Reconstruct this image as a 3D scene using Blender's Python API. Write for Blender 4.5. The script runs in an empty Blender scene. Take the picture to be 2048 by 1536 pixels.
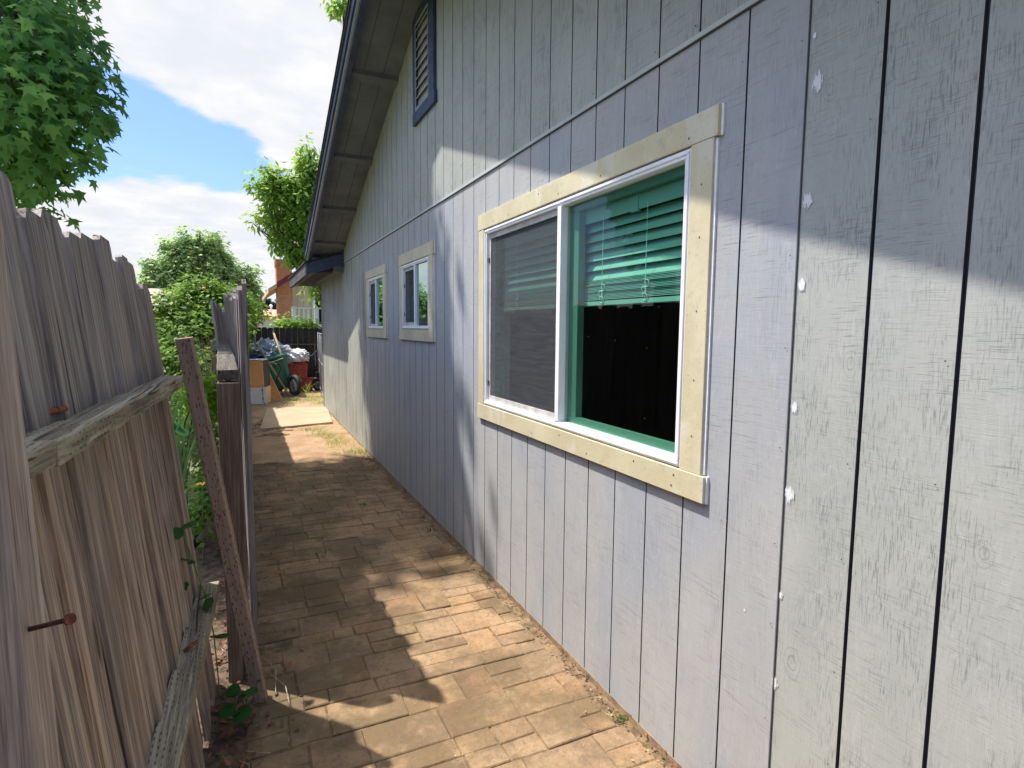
import bpy, math, random
import numpy as np
from mathutils import Vector, Matrix
C = bpy.context.scene
RAD = math.radians
random.seed(7)
# ------------------------------------------------------------------ camera
CAMZ = 1.5
cam_d = bpy.data.cameras.new('camera'); cam = bpy.data.objects.new('camera', cam_d)
C.collection.objects.link(cam); C.camera = cam
cam_d.sensor_width = 36; cam_d.lens = 36 * 1150 / 2048; cam_d.clip_start = .02; cam_d.clip_end = 2000
_f, _cx, _cy = 1150., 1024., 768.
dY = Vector((488 - _cx, 768. - 652, -_f)).normalized()
up = Vector((124., 11232., _f)); up = (up - up.dot(dY) * dY).normalized()
dX = dY.cross(up)
cam.matrix_world = Matrix(((dX.x, dX.y, dX.z, 0), (dY.x, dY.y, dY.z, 0), (up.x, up.y, up.z, CAMZ), (0, 0, 0, 1)))
def pix_dir(u, v):
    q = Vector((u - _cx, _cy - v, -_f)); return Vector((dX.dot(q), dY.dot(q), up.dot(q)))
# ------------------------------------------------------------------ light
SUN = Vector((-.40, .33, 1)).normalized()
C.view_settings.view_transform = 'Standard'; C.view_settings.look = 'None'
C.view_settings.exposure = 1.76; C.view_settings.gamma = 1
sd = bpy.data.lights.new('sun', 'SUN'); sd.energy = 2.4; sd.angle = RAD(.8); sd.color = (1, .94, .85)
so = bpy.data.objects.new('sun', sd); C.collection.objects.link(so)
so.rotation_euler = (-SUN).to_track_quat('-Z', 'Y').to_euler(); so.location = SUN * 30

# ------------------------------------------------------------------ node helper
class NT:
    def __init__(s, tree): s.t = tree; s.n = tree.nodes; s.l = tree.links
    def node(s, typ, **kw):
        n = s.n.new(typ)
        for k, v in kw.items(): setattr(n, k, v)
        return n
    def put(s, sock, v):
        if hasattr(v, 'node'): s.l.new(v, sock)
        elif isinstance(v, (tuple, list)) and len(v) == 3 and sock.type == 'RGBA': sock.default_value = (*v, 1)
        else: sock.default_value = v
    def coord(s, kind='Object'): return s.node('ShaderNodeTexCoord').outputs[kind]
    def mapping(s, vec, scale=(1, 1, 1), rot=(0, 0, 0), loc=(0, 0, 0)):
        n = s.node('ShaderNodeMapping'); s.put(n.inputs['Vector'], vec)
        n.inputs['Scale'].default_value = scale; n.inputs['Rotation'].default_value = rot; s.put(n.inputs['Location'], loc)
        return n.outputs[0]
    def noise(s, vec, scale=5, detail=3, rough=.5, dist=0, col=False):
        n = s.node('ShaderNodeTexNoise'); s.put(n.inputs['Vector'], vec)
        n.inputs['Scale'].default_value = scale; n.inputs['Detail'].default_value = detail
        n.inputs['Roughness'].default_value = rough; n.inputs['Distortion'].default_value = dist
        return n.outputs['Color' if col else 'Fac']
    def vor(s, vec, scale=5, feat='F1', out='Distance'):
        n = s.node('ShaderNodeTexVoronoi', feature=feat); s.put(n.inputs['Vector'], vec); n.inputs['Scale'].default_value = scale
        return n.outputs[out]
    def ramp(s, fac, lo, hi, a=0., b=1.):
        n = s.node('ShaderNodeMapRange'); s.put(n.inputs[0], fac)
        for i, v in zip((1, 2, 3, 4), (lo, hi, a, b)): s.put(n.inputs[i], v)
        n.interpolation_type = 'SMOOTHSTEP' if lo < hi else 'LINEAR'
        return n.outputs[0]
    def math(s, op, a, b=0.):
        n = s.node('ShaderNodeMath', operation=op); s.put(n.inputs[0], a); s.put(n.inputs[1], b); return n.outputs[0]
    def mix(s, f, a, b, mode='MIX'):
        n = s.node('ShaderNodeMix', data_type='RGBA', blend_type=mode)
        s.put(n.inputs[0], f); s.put(n.inputs[6], a); s.put(n.inputs[7], b); return n.outputs[2]
    def bump(s, h, strength=.3, dist=.01):
        n = s.node('ShaderNodeBump'); s.put(n.inputs['Height'], h)
        n.inputs['Strength'].default_value = strength; n.inputs['Distance'].default_value = dist; return n.outputs[0]
    def vmath(s, op, a, b=(0, 0, 0)):
        n = s.node('ShaderNodeVectorMath', operation=op); s.put(n.inputs[0], a); s.put(n.inputs[1], b); return n
    def rand(s): return s.node('ShaderNodeObjectInfo').outputs['Random']
    def island(s): return s.node('ShaderNodeNewGeometry').outputs['Random Per Island']

def material(name, build=None, rough=.8, color=(.5, .5, .5), metal=0, spec=.3):
    m = bpy.data.materials.new(name); m.use_nodes = True
    t = NT(m.node_tree); p = m.node_tree.nodes['Principled BSDF']
    p.inputs['Roughness'].default_value = rough; p.inputs['Metallic'].default_value = metal
    p.inputs['Specular IOR Level'].default_value = spec; p.inputs['Base Color'].default_value = (*color, 1)
    if build:
        r = build(t)
        if isinstance(r, tuple):
            t.put(p.inputs['Base Color'], r[0])
            if r[1] is not None: t.put(p.inputs['Normal'], r[1])
        else: t.put(p.inputs['Base Color'], r)
    return m
def mottled(name, a, b, scale=8, rough=.8, bump=0, metal=0, spec=.3, lo=.35, hi=.65):
    def f(t):
        c = t.coord(); n = t.noise(c, scale, 5, .6); col = t.mix(t.ramp(n, lo, hi), a, b)
        return col, (t.bump(t.noise(c, scale * 6, 4), bump, .005) if bump else None)
    return material(name, f, rough, metal=metal, spec=spec)

# world: physical sky plus clouds laid out by direction
w = bpy.data.worlds.new('World'); C.world = w; w.use_nodes = True
t = NT(w.node_tree); t.n.clear()
sky = t.node('ShaderNodeTexSky', sky_type='NISHITA', sun_disc=False)
sky.sun_elevation = math.asin(SUN.z); sky.sun_rotation = math.atan2(SUN.x, SUN.y) % (2 * math.pi)
sky.air_density = 1.0; sky.dust_density = .6; sky.ozone_density = 2.0
g = t.coord('Generated'); gn = t.vmath('NORMALIZE', g).outputs[0]
sep = t.node('ShaderNodeSeparateXYZ'); t.put(sep.inputs[0], gn)
zz = t.math('MAXIMUM', t.math('ADD', sep.outputs[2], .12), .05)
cmb = t.node('ShaderNodeCombineXYZ')
t.put(cmb.inputs[0], t.math('DIVIDE', sep.outputs[0], zz)); t.put(cmb.inputs[1], t.math('DIVIDE', sep.outputs[1], zz))
pl = cmb.outputs[0]
nz = t.math('ADD', t.math('MULTIPLY', t.noise(pl, 1.5, 9, .56, .3), .9), t.math('MULTIPLY', t.noise(t.mapping(pl, (1, 1.1, 1)), 4.5, 10, .62, .3), .75))
ext = t.math('ADD', t.math('MULTIPLY', sep.outputs[2], 0), t.ramp(sep.outputs[2], -.02, .12, .14, .0))
acc = t.math('SUBTRACT', t.math('ADD', nz, ext), .08)
for (u, v, r, wt) in [(280, 20, 10, .34), (420, 60, 10, .42), (560, 130, 10, .42), (640, 220, 7, .36), (700, 60, 12, .3), (180, -60, 8, .26),
                      (250, 420, 7, .36), (400, 440, 8, .40), (130, 470, 8, .30), (520, 500, 6, .26), (330, 520, 8, .22), (620, 340, 5, .26),
                      (90, 130, 9, -.30), (270, 250, 9, -.30), (400, 290, 6, -.30), (520, 340, 5, -.28), (200, 300, 7, -.26), (480, 600, 4, -.1)]:
    d = pix_dir(u, v).normalized()
    dp = t.vmath('DOT_PRODUCT', gn, tuple(d)).outputs['Value']
    acc = t.math('ADD', acc, t.math('MULTIPLY', t.ramp(dp, math.cos(RAD(r)), 1.0), wt))
acc = t.math('ADD', acc, t.ramp(t.vmath('DOT_PRODUCT', gn, tuple(SUN)).outputs['Value'], .74, .95, 0, .3))  # extra cloud cover around the out-of-frame sun, added for fill light
mask = t.ramp(acc, .66, 1.0)
bright = t.mix(t.ramp(t.noise(pl, 3.0, 6, .6), .35, .75), (.80, .83, .90), (1, .99, .98))
b1 = t.node('ShaderNodeBackground'); t.put(b1.inputs[0], t.mix(.55, sky.outputs[0], (.35, .95, 2.9))); b1.inputs[1].default_value = .092
b2 = t.node('ShaderNodeBackground'); t.put(b2.inputs[0], bright); sun_fill = t.ramp(t.vmath('DOT_PRODUCT', gn, tuple(SUN)).outputs['Value'], .76, .99, 0, 1); t.put(b2.inputs[1], t.math('MULTIPLY', .31, t.math('ADD', 1, t.math('MULTIPLY', sun_fill, 3.2))))  # clouds brightened toward the unseen sun, added as soft fill on the shaded wall
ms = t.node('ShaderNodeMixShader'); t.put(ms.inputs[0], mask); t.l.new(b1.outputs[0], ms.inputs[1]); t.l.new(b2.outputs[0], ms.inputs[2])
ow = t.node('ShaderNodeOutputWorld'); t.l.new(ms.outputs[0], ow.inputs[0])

# ------------------------------------------------------------------ mesh helpers
class MB:
    def __init__(s): s.v = []; s.f = []; s.marks = []
    def add(s, vs, fs):
        o = len(s.v); s.v += [tuple(v) for v in vs]; s.f += [tuple(i + o for i in f) for f in fs]; return s
    def box(s, x0, x1, y0, y1, z0, z1):
        return s.hexa([(x0, y0, z0), (x1, y0, z0), (x1, y1, z0), (x0, y1, z0), (x0, y0, z1), (x1, y0, z1), (x1, y1, z1), (x0, y1, z1)])
    def hexa(s, v): return s.add(v, [(0, 3, 2, 1), (4, 5, 6, 7), (0, 1, 5, 4), (1, 2, 6, 5), (2, 3, 7, 6), (3, 0, 4, 7)])
    def obox(s, c, size, M=None):
        vs = [Vector((sx * size[0] / 2, sy * size[1] / 2, sz * size[2] / 2)) for sz in (-1, 1) for sx, sy in ((-1, -1), (1, -1), (1, 1), (-1, 1))]
        if M is not None: vs = [M @ v for v in vs]
        return s.hexa([v + Vector(c) for v in vs])
    def prism(s, pts, ext):      # pts: 3D outline, ext: extrusion vector
        n = len(pts); e = Vector(ext); a = [Vector(p) for p in pts]
        return s.add(a + [p + e for p in a], [tuple(range(n))[::-1], tuple(range(n, 2 * n))] + [(i, (i + 1) % n, n + (i + 1) % n, n + i) for i in range(n)])
    def tube(s, pts, r, n=8, cap=True):
        pts = [Vector(p) for p in pts]; rs = r if isinstance(r, (list, tuple)) else [r] * len(pts); o = len(s.v); ref = None
        for i, p in enumerate(pts):
            d = (pts[min(i + 1, len(pts) - 1)] - pts[max(i - 1, 0)]).normalized()
            if ref is None: ref = d.orthogonal().normalized()
            ref = (ref - ref.dot(d) * d).normalized(); b = d.cross(ref)
            for k in range(n):
                a = 2 * math.pi * k / n; s.v.append(tuple(p + (ref * math.cos(a) + b * math.sin(a)) * rs[i]))
        for i in range(len(pts) - 1):
            for k in range(n):
                s.f.append((o + i * n + k, o + i * n + (k + 1) % n, o + (i + 1) * n + (k + 1) % n, o + (i + 1) * n + k))
        if cap: s.f.append(tuple(o + k for k in range(n))[::-1]); s.f.append(tuple(o + (len(pts) - 1) * n + k for k in range(n)))
        return s
    def merge(s, o):      # second-material pieces of the same part
        k = len(s.f); s.add(o.v, o.f); s.marks.append((k, len(s.f))); return s
    def build(s, name, m, parent=None, smooth=False, bevel=0, loc=None):
        me = bpy.data.meshes.new(name); me.from_pydata(s.v, [], s.f); me.update()
        for i_, (a_, b_) in enumerate(s.marks):
            for q_ in range(a_, b_): me.polygons[q_].material_index = i_ + 1
        if smooth: me.shade_smooth()
        return link(name, me, m, parent, bevel, loc)
def link(name, me, m, parent=None, bevel=0, loc=None):
    o = bpy.data.objects.new(name, me); C.collection.objects.link(o)
    for mm in (m if isinstance(m, (list, tuple)) else [m]): me.materials.append(mm)
    if parent:
        o.parent = parent; o.matrix_parent_inverse = Matrix.Translation(-parent.location)
    if bevel:
        b = o.modifiers.new('bevel', 'BEVEL'); b.width = bevel; b.segments = 2; b.limit_method = 'ANGLE'
    return o
def tag(o, label=None, cat=None, group=None, kind=None):
    for k, v in (('label', label), ('category', cat), ('group', group), ('kind', kind)):
        if v: o[k] = v
    return o
def thing(name, loc, label, cat, group=None):
    o = bpy.data.objects.new(name, None); C.collection.objects.link(o); o.location = loc; o.empty_display_size = .1
    return tag(o, label, cat, group)
def fast_mesh(name, verts, faces_flat, k):       # numpy mesh with k-gons
    me = bpy.data.meshes.new(name); nf = len(faces_flat) // k
    me.vertices.add(len(verts)); me.vertices.foreach_set('co', np.asarray(verts, np.float32).ravel())
    me.loops.add(len(faces_flat)); me.loops.foreach_set('vertex_index', np.asarray(faces_flat, np.int32))
    me.polygons.add(nf); me.polygons.foreach_set('loop_start', np.arange(nf, dtype=np.int32) * k)
    me.update(calc_edges=True); me.validate(); return me

# ------------------------------------------------------------------ materials
def wood_grain(t, c, off, axis='z', fine=1.):
    sc = {'z': (40, 40, 1.6), 'y': (40, 1.6, 40), 'x': (1.6, 40, 40)}[axis]
    v = t.mapping(c, tuple(q * fine for q in sc), loc=off)
    return t.noise(v, 1, 5, .62, .35 if axis == 'z' else .12), t.noise(v, 3.3, 4, .6, .2)
def offs(t, k=37.):
    r = t.rand(); n = t.node('ShaderNodeCombineXYZ')
    t.put(n.inputs[0], t.math('MULTIPLY', r, k)); t.put(n.inputs[1], t.math('MULTIPLY', r, -k * 1.7)); t.put(n.inputs[2], t.math('MULTIPLY', r, k * .6)); return n.outputs[0]
def old_wood(name, dark, mid, light, warm, axis='z', warmth=.5, bump=.5, tint_top=None):
    def f(t):
        c = t.coord(); o = offs(t); g1, g2 = wood_grain(t, c, o, axis); fine_ = t.noise(t.mapping(c, {'z': (260, 260, 5), 'y': (260, 5, 260), 'x': (5, 260, 260)}[axis], loc=o), 1, 3, .6, .15)
        big = t.noise(t.mapping(c, {'z': (9, 9, .7), 'y': (9, .7, 9), 'x': (.7, 9, 9)}[axis], loc=o), 1, 3, .5, .5)
        col = t.mix(t.ramp(g1, .3, .68), dark, mid); col = t.mix(t.ramp(g2, .48, .72), col, light)
        col = t.mix(t.math('MULTIPLY', t.ramp(big, .42, .68), warmth), col, warm)
        coarse = t.noise(t.mapping(c, {'z': (1, 26, .9), 'y': (26, .9, 26), 'x': (.9, 26, 26)}[axis], loc=o), 1, 4, .6, .4)
        col = t.mix(t.ramp(coarse, .42, .62, .5, 0), col, dark); col = t.mix(t.ramp(coarse, .54, .70, 0, .55), col, light)
        if tint_top:
            sp_ = t.node('ShaderNodeSeparateXYZ'); t.put(sp_.inputs[0], c); zf_ = t.ramp(t.math('ADD', sp_.outputs[2], t.math('MULTIPLY', big, .3)), 1.25, 1.6)
            col = t.mix(t.math('MULTIPLY', zf_, .85), col, t.mix(t.ramp(g1, .3, .68), tint_top[0], tint_top[1]))
            col = t.mix(t.math('MULTIPLY', t.ramp(coarse, .50, .66), t.math('SUBTRACT', .6, t.math('MULTIPLY', zf_, .6))), col, (.58, .44, .32))
            kn_ = t.ramp(t.vor(t.mapping(c, (1, 7, 1.1), loc=o), 1), .05, .09, .85, 0); col = t.mix(kn_, col, (.05, .03, .025))
        col = t.mix(t.ramp(t.rand(), 0, 1, .0, .30), col, t.mix(t.ramp(g1, .35, .6), dark, mid))
        crack = t.ramp(t.noise(t.mapping(c, {'z': (55, 55, 1.1), 'y': (55, 1.1, 55), 'x': (1.1, 55, 55)}[axis], loc=o), 1, 2, .4, .6), .66, .73)
        col = t.mix(t.ramp(fine_, .50, .68, 0, .55), col, t.mix(.5, dark, (.02, .015, .012))); col = t.mix(t.ramp(fine_, .46, .32, 0, .30), col, light)
        col = t.mix(t.math('MULTIPLY', crack, .8), col, (.03, .022, .02))
        h = t.math('ADD', g1, t.math('MULTIPLY', g2, .5)); h = t.math('SUBTRACT', h, t.math('MULTIPLY', fine_, .5)); h = t.math('SUBTRACT', h, t.math('MULTIPLY', crack, .8))
        return col, t.bump(h, bump, .006)
    return material(name, f, .9, spec=.15)
M = {}
M['picket_near'] = old_wood('weathered_picket', (.155, .12, .10), (.41, .335, .28), (.66, .57, .48), (.44, .27, .15), warmth=.5, bump=.7, tint_top=((.165, .145, .13), (.45, .41, .37)))
M['picket_mid'] = old_wood('weathered_fence_board', (.13, .115, .115), (.31, .27, .26), (.46, .41, .37), (.34, .22, .12), warmth=.3)
M['picket_dark'] = old_wood('dark_stained_board', (.018, .016, .016), (.045, .04, .038), (.075, .066, .06), (.05, .04, .035), warmth=.3)
M['rail'] = old_wood('grey_rail', (.16, .135, .10), (.36, .32, .24), (.52, .48, .36), (.34, .32, .20), axis='y', warmth=.4, bump=.8)
M['post'] = old_wood('old_post', (.10, .07, .055), (.22, .165, .13), (.33, .26, .21), (.20, .13, .09), warmth=.4)
M['post_pale'] = old_wood('pale_post', (.30, .235, .20), (.50, .42, .35), (.68, .60, .50), (.42, .31, .25), warmth=.45)
M['bark'] = old_wood('bark', (.05, .04, .03), (.13, .11, .09), (.2, .18, .15), (.1, .08, .06))
def incised(m):
    t = NT(m.node_tree); p = m.node_tree.nodes['Principled BSDF']; old = p.inputs['Base Color'].links[0].from_socket
    c = t.coord(); sp = t.node('ShaderNodeSeparateXYZ'); t.put(sp.inputs[0], c); ge = t.node('ShaderNodeNewGeometry'); sn = t.node('ShaderNodeSeparateXYZ'); t.put(sn.inputs[0], ge.outputs['Normal'])
    ax = t.node('ShaderNodeMix', data_type='FLOAT'); t.put(ax.inputs[0], t.ramp(sn.outputs[2], .4, .6)); t.put(ax.inputs[2], sp.outputs[2]); t.put(ax.inputs[3], sp.outputs[0])
    row = t.math('MULTIPLY', ax.outputs[0], 70); fr = t.math('FRACT', row); dr = t.math('ABSOLUTE', t.math('SUBTRACT', fr, .5))
    al = t.math('FRACT', t.math('ADD', t.math('MULTIPLY', sp.outputs[1], 34), t.math('MULTIPLY', t.math('FLOOR', row), .41))); da = t.math('ABSOLUTE', t.math('SUBTRACT', al, .5))
    mk = t.math('MULTIPLY', t.ramp(dr, .10, .16, 1, 0), t.ramp(da, .18, .26, 1, 0)); mk = t.math('MULTIPLY', mk, t.ramp(t.noise(c, 9, 3), .44, .56, .15, .75))
    t.put(p.inputs['Base Color'], t.mix(mk, old, (.05, .04, .035))); return m
incised(M['rail'])
def f_stick(t):
    c = t.coord(); g1, g2 = wood_grain(t, c, (3, 1, 2), 'z')
    col = t.mix(t.ramp(g1, .3, .7), (.22, .155, .12), (.36, .265, .205))
    v = t.mapping(c, (60, 60, 22)); inc = t.ramp(t.vor(t.mapping(c, (120, 120, 40)), 1), .22, .34, 1, 0)
    col = t.mix(t.math('MULTIPLY', inc, .75), col, (.06, .03, .02)); return col, t.bump(t.math('SUBTRACT', g1, inc), .5, .004)
M['stick'] = material('treated_stake', f_stick, .85)

WX_ = 1.35
def siding(name, base, alt, crack_amt, saw_amt, blue=None, stain=None, hatch=False):
    def f(t):
        c = t.coord()
        big = t.noise(t.mapping(c, (1, 2.2, .8)), 1.5, 4, .55)
        col = t.mix(t.ramp(big, .35, .68), base, alt)
        if blue:
            col = t.mix(t.math('MULTIPLY', t.ramp(t.noise(t.mapping(c, (1, 2.5, 1.2), loc=(5, 3, 1)), 1.0, 4, .55), .45, .65), .7), col, blue)
        # soft wavy veneer figure
        fig = t.noise(t.mapping(c, (1, 6, 1.1), loc=(0, 9, 2)), 1.3, 3, .5, 1.4)
        wv = t.math('PINGPONG', t.math('MULTIPLY', fig, 9), .5)
        col = t.mix(t.ramp(wv, .40, .5, 0, .2), col, (.52, .52, .54))
        # vertical checks
        cm = t.ramp(t.noise(t.mapping(c, (1, 5, 3), loc=(2, 2, 8)), 1.6, 5, .6), .34, .66)
        v1 = t.noise(t.mapping(c, (1, 330, 26) if hatch else (1, 230, 16)), 1, 3, .6, .1); k1 = t.ramp(v1, .50, .66)
        k1 = t.math('MULTIPLY', k1, cm)
        # band-saw marks, nearly horizontal
        v2 = t.noise(t.mapping(c, (1, 16, 420) if hatch else (1, 9, 240), rot=(RAD(5), 0, 0)), 1, 3, .6, .1); cm2 = t.noise(t.mapping(c, (1, 6, 8), loc=(4, 1, 8)), 1.0, 3, .6)
        k2 = t.math('MULTIPLY', t.ramp(v2, .53, .70), t.ramp(cm2, .34, .62))
        col = t.mix(t.math('MULTIPLY', k1, crack_amt), col, (.10, .12, .12)); col = t.mix(t.math('MULTIPLY', k2, saw_amt), col, (.13, .14, .14))
        if stain:   # run-down dark weathering streaks
            st = t.noise(t.mapping(c, (1, 16, 1.0), loc=(1, 4, 3)), 1, 4, .6, .3); st2 = t.noise(t.mapping(c, (1, 1.2, 1.5), loc=(1, 2, 3)), 1, 2)
            col = t.mix(t.math('MULTIPLY', t.math('MULTIPLY', t.ramp(st, .42, .66), t.ramp(st2, .38, .6)), stain), col, (.13, .13, .125))
        if hatch:       # a few knots with dark swirled rings
            for (ky, kz, kr) in ((1.045, .58, .030), (.93, 1.42, .022), (1.03, 2.10, .020), (.60, 1.95, .025), (.62, 1.05, .02)):
                sb = t.vmath('SUBTRACT', c, (WX_, ky, kz)).outputs[0]; sc_ = t.mapping(sb, (0, 1 / kr, .62 / kr))
                ds = t.math('ADD', t.vmath('LENGTH', sc_).outputs['Value'], t.math('MULTIPLY', t.noise(c, 40, 3), .5))
                rg_ = t.ramp(t.math('PINGPONG', t.math('MULTIPLY', ds, 2.2), .5), .34, .5); col = t.mix(t.math('MULTIPLY', t.math('MULTIPLY', rg_, t.ramp(ds, 1.5, .9)), .45), col, (.12, .13, .12))
        h = t.math('ADD', t.math('MULTIPLY', v2, .5), t.math('MULTIPLY', v1, .3)); h = t.math('SUBTRACT', h, t.math('MULTIPLY', t.math('ADD', k1, k2), .35))
        fine = t.noise(t.mapping(c, (1, 90, 120)), 1, 3)
        col = t.mix(t.ramp(fine, .58, .75, 0, .25), col, (.22, .22, .22))
        return col, t.bump(h, .35, .003)
    return material(name, f, .7, spec=.25)
M['side_new'] = siding('primed_siding', (.365, .368, .38), (.40, .40, .402), .22, .40, blue=(.315, .34, .39))
M['side_old'] = siding('old_painted_siding', (.355, .372, .355), (.395, .402, .38), .58, .55, hatch=True)
M['side_up'] = siding('upper_painted_siding', (.34, .357, .345), (.38, .39, .37), .7, .42)
M['side_far'] = siding('stained_siding', (.35, .36, .325), (.41, .41, .365), .6, .5, stain=.7)
M['groove'] = material('groove_shadow', None, .95, (.075, .078, .085))
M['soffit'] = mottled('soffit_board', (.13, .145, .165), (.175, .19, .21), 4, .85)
M['lookout'] = mottled('lookout_paint', (.10, .10, .12), (.14, .14, .16), 5, .8)
M['navy'] = mottled('navy_paint', (.035, .05, .095), (.055, .075, .13), 10, .6, .15)
M['navy_worn'] = old_wood('worn_navy_board', (.05, .05, .055), (.12, .11, .11), (.22, .19, .17), (.1, .08, .07), axis='y')
M['shingle'] = mottled('shingle_edge', (.03, .03, .04), (.09, .09, .10), 60, .9, .3)
M['pale_edge'] = material('pale_edge_strip', None, .45, (.42, .43, .50), metal=.2)
M['mudsill'] = mottled('dirty_sill', (.20, .14, .085), (.34, .24, .14), 14, .95, .4)
def f_trim(t):
    c = t.coord(); n = t.noise(c, 3.5, 5, .6); col = t.mix(t.ramp(n, .35, .65), (.52, .46, .30), (.60, .54, .37))
    col = t.mix(t.ramp(t.noise(c, 17, 5, .65), .55, .72, 0, .7), col, (.42, .40, .31))
    col = t.mix(t.ramp(t.noise(t.mapping(c, (1, 3, 1.4), loc=(3, 1, 4)), 2.2, 3), .60, .66, 0, .45), col, (.64, .62, .56))
    sp = t.noise(c, 110, 2, .6); col = t.mix(t.ramp(sp, .66, .72, 0, .6), col, (.28, .22, .12))
    return col, t.bump(t.noise(c, 60, 4), .25, .003)
M['trim'] = material('cream_trim', f_trim, .6)
M['vinyl'] = mottled('white_vinyl', (.76, .77, .80), (.84, .84, .85), 6, .35, spec=.5)
M['vinyl_dirty'] = mottled('dusty_vinyl', (.42, .40, .39), (.58, .56, .54), 12, .6)
M['vinyl_green'] = material('tinted_sash', None, .4, (.13, .24, .20), spec=.4)
M['caulk'] = mottled('white_caulk', (.72, .73, .76), (.85, .85, .87), 30, .6)
M['filler'] = mottled('white_filler', (.70, .71, .75), (.88, .88, .92), 40, .9)
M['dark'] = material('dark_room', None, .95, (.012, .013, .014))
M['blind'] = material('green_blind', None, .5, (.29, .48, .44), spec=.3)
M['blind_grey'] = material('pale_blind', None, .5, (.35, .52, .49), spec=.3)
M['cord'] = material('cord', None, .6, (.6, .85, .78))
M['nailhead'] = material('nail_hole', None, .8, (.12, .08, .05))
M['rust'] = mottled('rust', (.10, .03, .02), (.42, .13, .05), 60, .8)
M['rust_dark'] = mottled('dark_rust', (.05, .02, .02), (.12, .05, .04), 80, .8)
def glass(name, tint, ior, refl=(1, 1, 1), base=.0):
    m = bpy.data.materials.new(name); m.use_nodes = True; t = NT(m.node_tree); t.n.clear()
    a = t.node('ShaderNodeBsdfTransparent'); a.inputs[0].default_value = (*tint, 1)
    b = t.node('ShaderNodeBsdfGlossy'); b.inputs[0].default_value = (*refl, 1); b.inputs['Roughness'].default_value = .0
    ge = t.node('ShaderNodeNewGeometry'); dt = t.vmath('DOT_PRODUCT', ge.outputs['Normal'], ge.outputs['Incoming']).outputs['Value']
    f0 = ((ior - 1) / (ior + 1)) ** 2; sch = t.math('POWER', t.math('SUBTRACT', 1, t.math('ABSOLUTE', dt)), 5)
    fr = t.math('ADD', t.math('MULTIPLY', sch, 1 - f0 - base), f0 + base)
    mx = t.node('ShaderNodeMixShader'); t.put(mx.inputs[0], fr); t.l.new(a.outputs[0], mx.inputs[1]); t.l.new(b.outputs[0], mx.inputs[2])
    o = t.node('ShaderNodeOutputMaterial'); t.l.new(mx.outputs[0], o.inputs[0]); return m
M['glass'] = glass('tinted_glass', (.60, .82, .72), 1.45)
M['glass_small'] = glass('reflective_glass', (.3, .5, .48), 2.0, (.8, 1, .98), .34)
def f_screen():
    m = bpy.data.materials.new('insect_screen'); m.use_nodes = True; t = NT(m.node_tree); t.n.clear()
    a = t.node('ShaderNodeBsdfTransparent'); b = t.node('ShaderNodeBsdfDiffuse'); b.inputs[0].default_value = (.10, .105, .115, 1)
    c = t.coord(); mx = t.node('ShaderNodeMixShader')
    t.put(mx.inputs[0], t.ramp(t.noise(t.mapping(c, (1, 3, 40)), 2, 3), .3, .7, .45, .60))
    t.l.new(a.outputs[0], mx.inputs[1]); t.l.new(b.outputs[0], mx.inputs[2])
    o = t.node('ShaderNodeOutputMaterial'); t.l.new(mx.outputs[0], o.inputs[0]); return m
M['screen'] = f_screen()
def leafmat(name, a, b, c=None, trans=.35, rough=.5):
    m = bpy.data.materials.new(name); m.use_nodes = True; t = NT(m.node_tree); t.n.clear()
    r = t.island(); col = t.mix(r, a, b)
    if c: col = t.mix(t.ramp(r, .85, .95), col, c)
    clump = t.noise(t.coord(), 1.3, 3); col = t.mix(t.ramp(clump, .35, .65, 0, .45), col, tuple(x * .6 for x in a))
    d = t.node('ShaderNodeBsdfPrincipled'); t.put(d.inputs['Base Color'], col); d.inputs['Roughness'].default_value = rough; d.inputs['Specular IOR Level'].default_value = .12
    tr = t.node('ShaderNodeBsdfTranslucent'); t.put(tr.inputs[0], t.mix(.5, col, tuple(min(1, x * 2.2) for x in b)))
    mx = t.node('ShaderNodeMixShader'); mx.inputs[0].default_value = trans; t.l.new(d.outputs[0], mx.inputs[1]); t.l.new(tr.outputs[0], mx.inputs[2])
    o = t.node('ShaderNodeOutputMaterial'); t.l.new(mx.outputs[0], o.inputs[0]); return m
M['leaf_star'] = leafmat('maple_like_leaf', (.055, .165, .055), (.19, .35, .08), trans=.5, rough=.7)
M['leaf_light'] = leafmat('bright_leaf', (.12, .24, .04), (.27, .40, .07), trans=.45)
M['leaf_citrus'] = leafmat('glossy_leaf', (.03, .09, .02), (.20, .32, .04), trans=.3, rough=.45)
M['leaf_far'] = leafmat('hazy_leaf', (.18, .28, .12), (.34, .45, .20), trans=.5, rough=.8)
M['leaf_pine'] = leafmat('pine_leaf', (.05, .08, .07), (.09, .12, .09), trans=.1)
M['leaf_bright'] = leafmat('ground_leaf', (.12, .26, .02), (.30, .46, .05), trans=.45)
M['leaf_ivy'] = leafmat('vine_leaf', (.02, .09, .02), (.05, .16, .04), trans=.3, rough=.35)
M['blade'] = leafmat('iris_blade', (.10, .20, .06), (.22, .34, .12), trans=.35)
M['grass'] = leafmat('grass_blade', (.16, .24, .04), (.32, .38, .08), trans=.35)
M['dry'] = leafmat('dry_straw', (.38, .29, .12), (.60, .50, .24), trans=.2)
M['litter'] = leafmat('dead_leaf', (.10, .05, .035), (.26, .15, .09), (.38, .12, .07), trans=.1)
M['flower'] = material('yellow_petal', None, .5, (.85, .50, .03))
M['orange'] = material('orange_fruit', None, .45, (.85, .30, .03))
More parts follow.
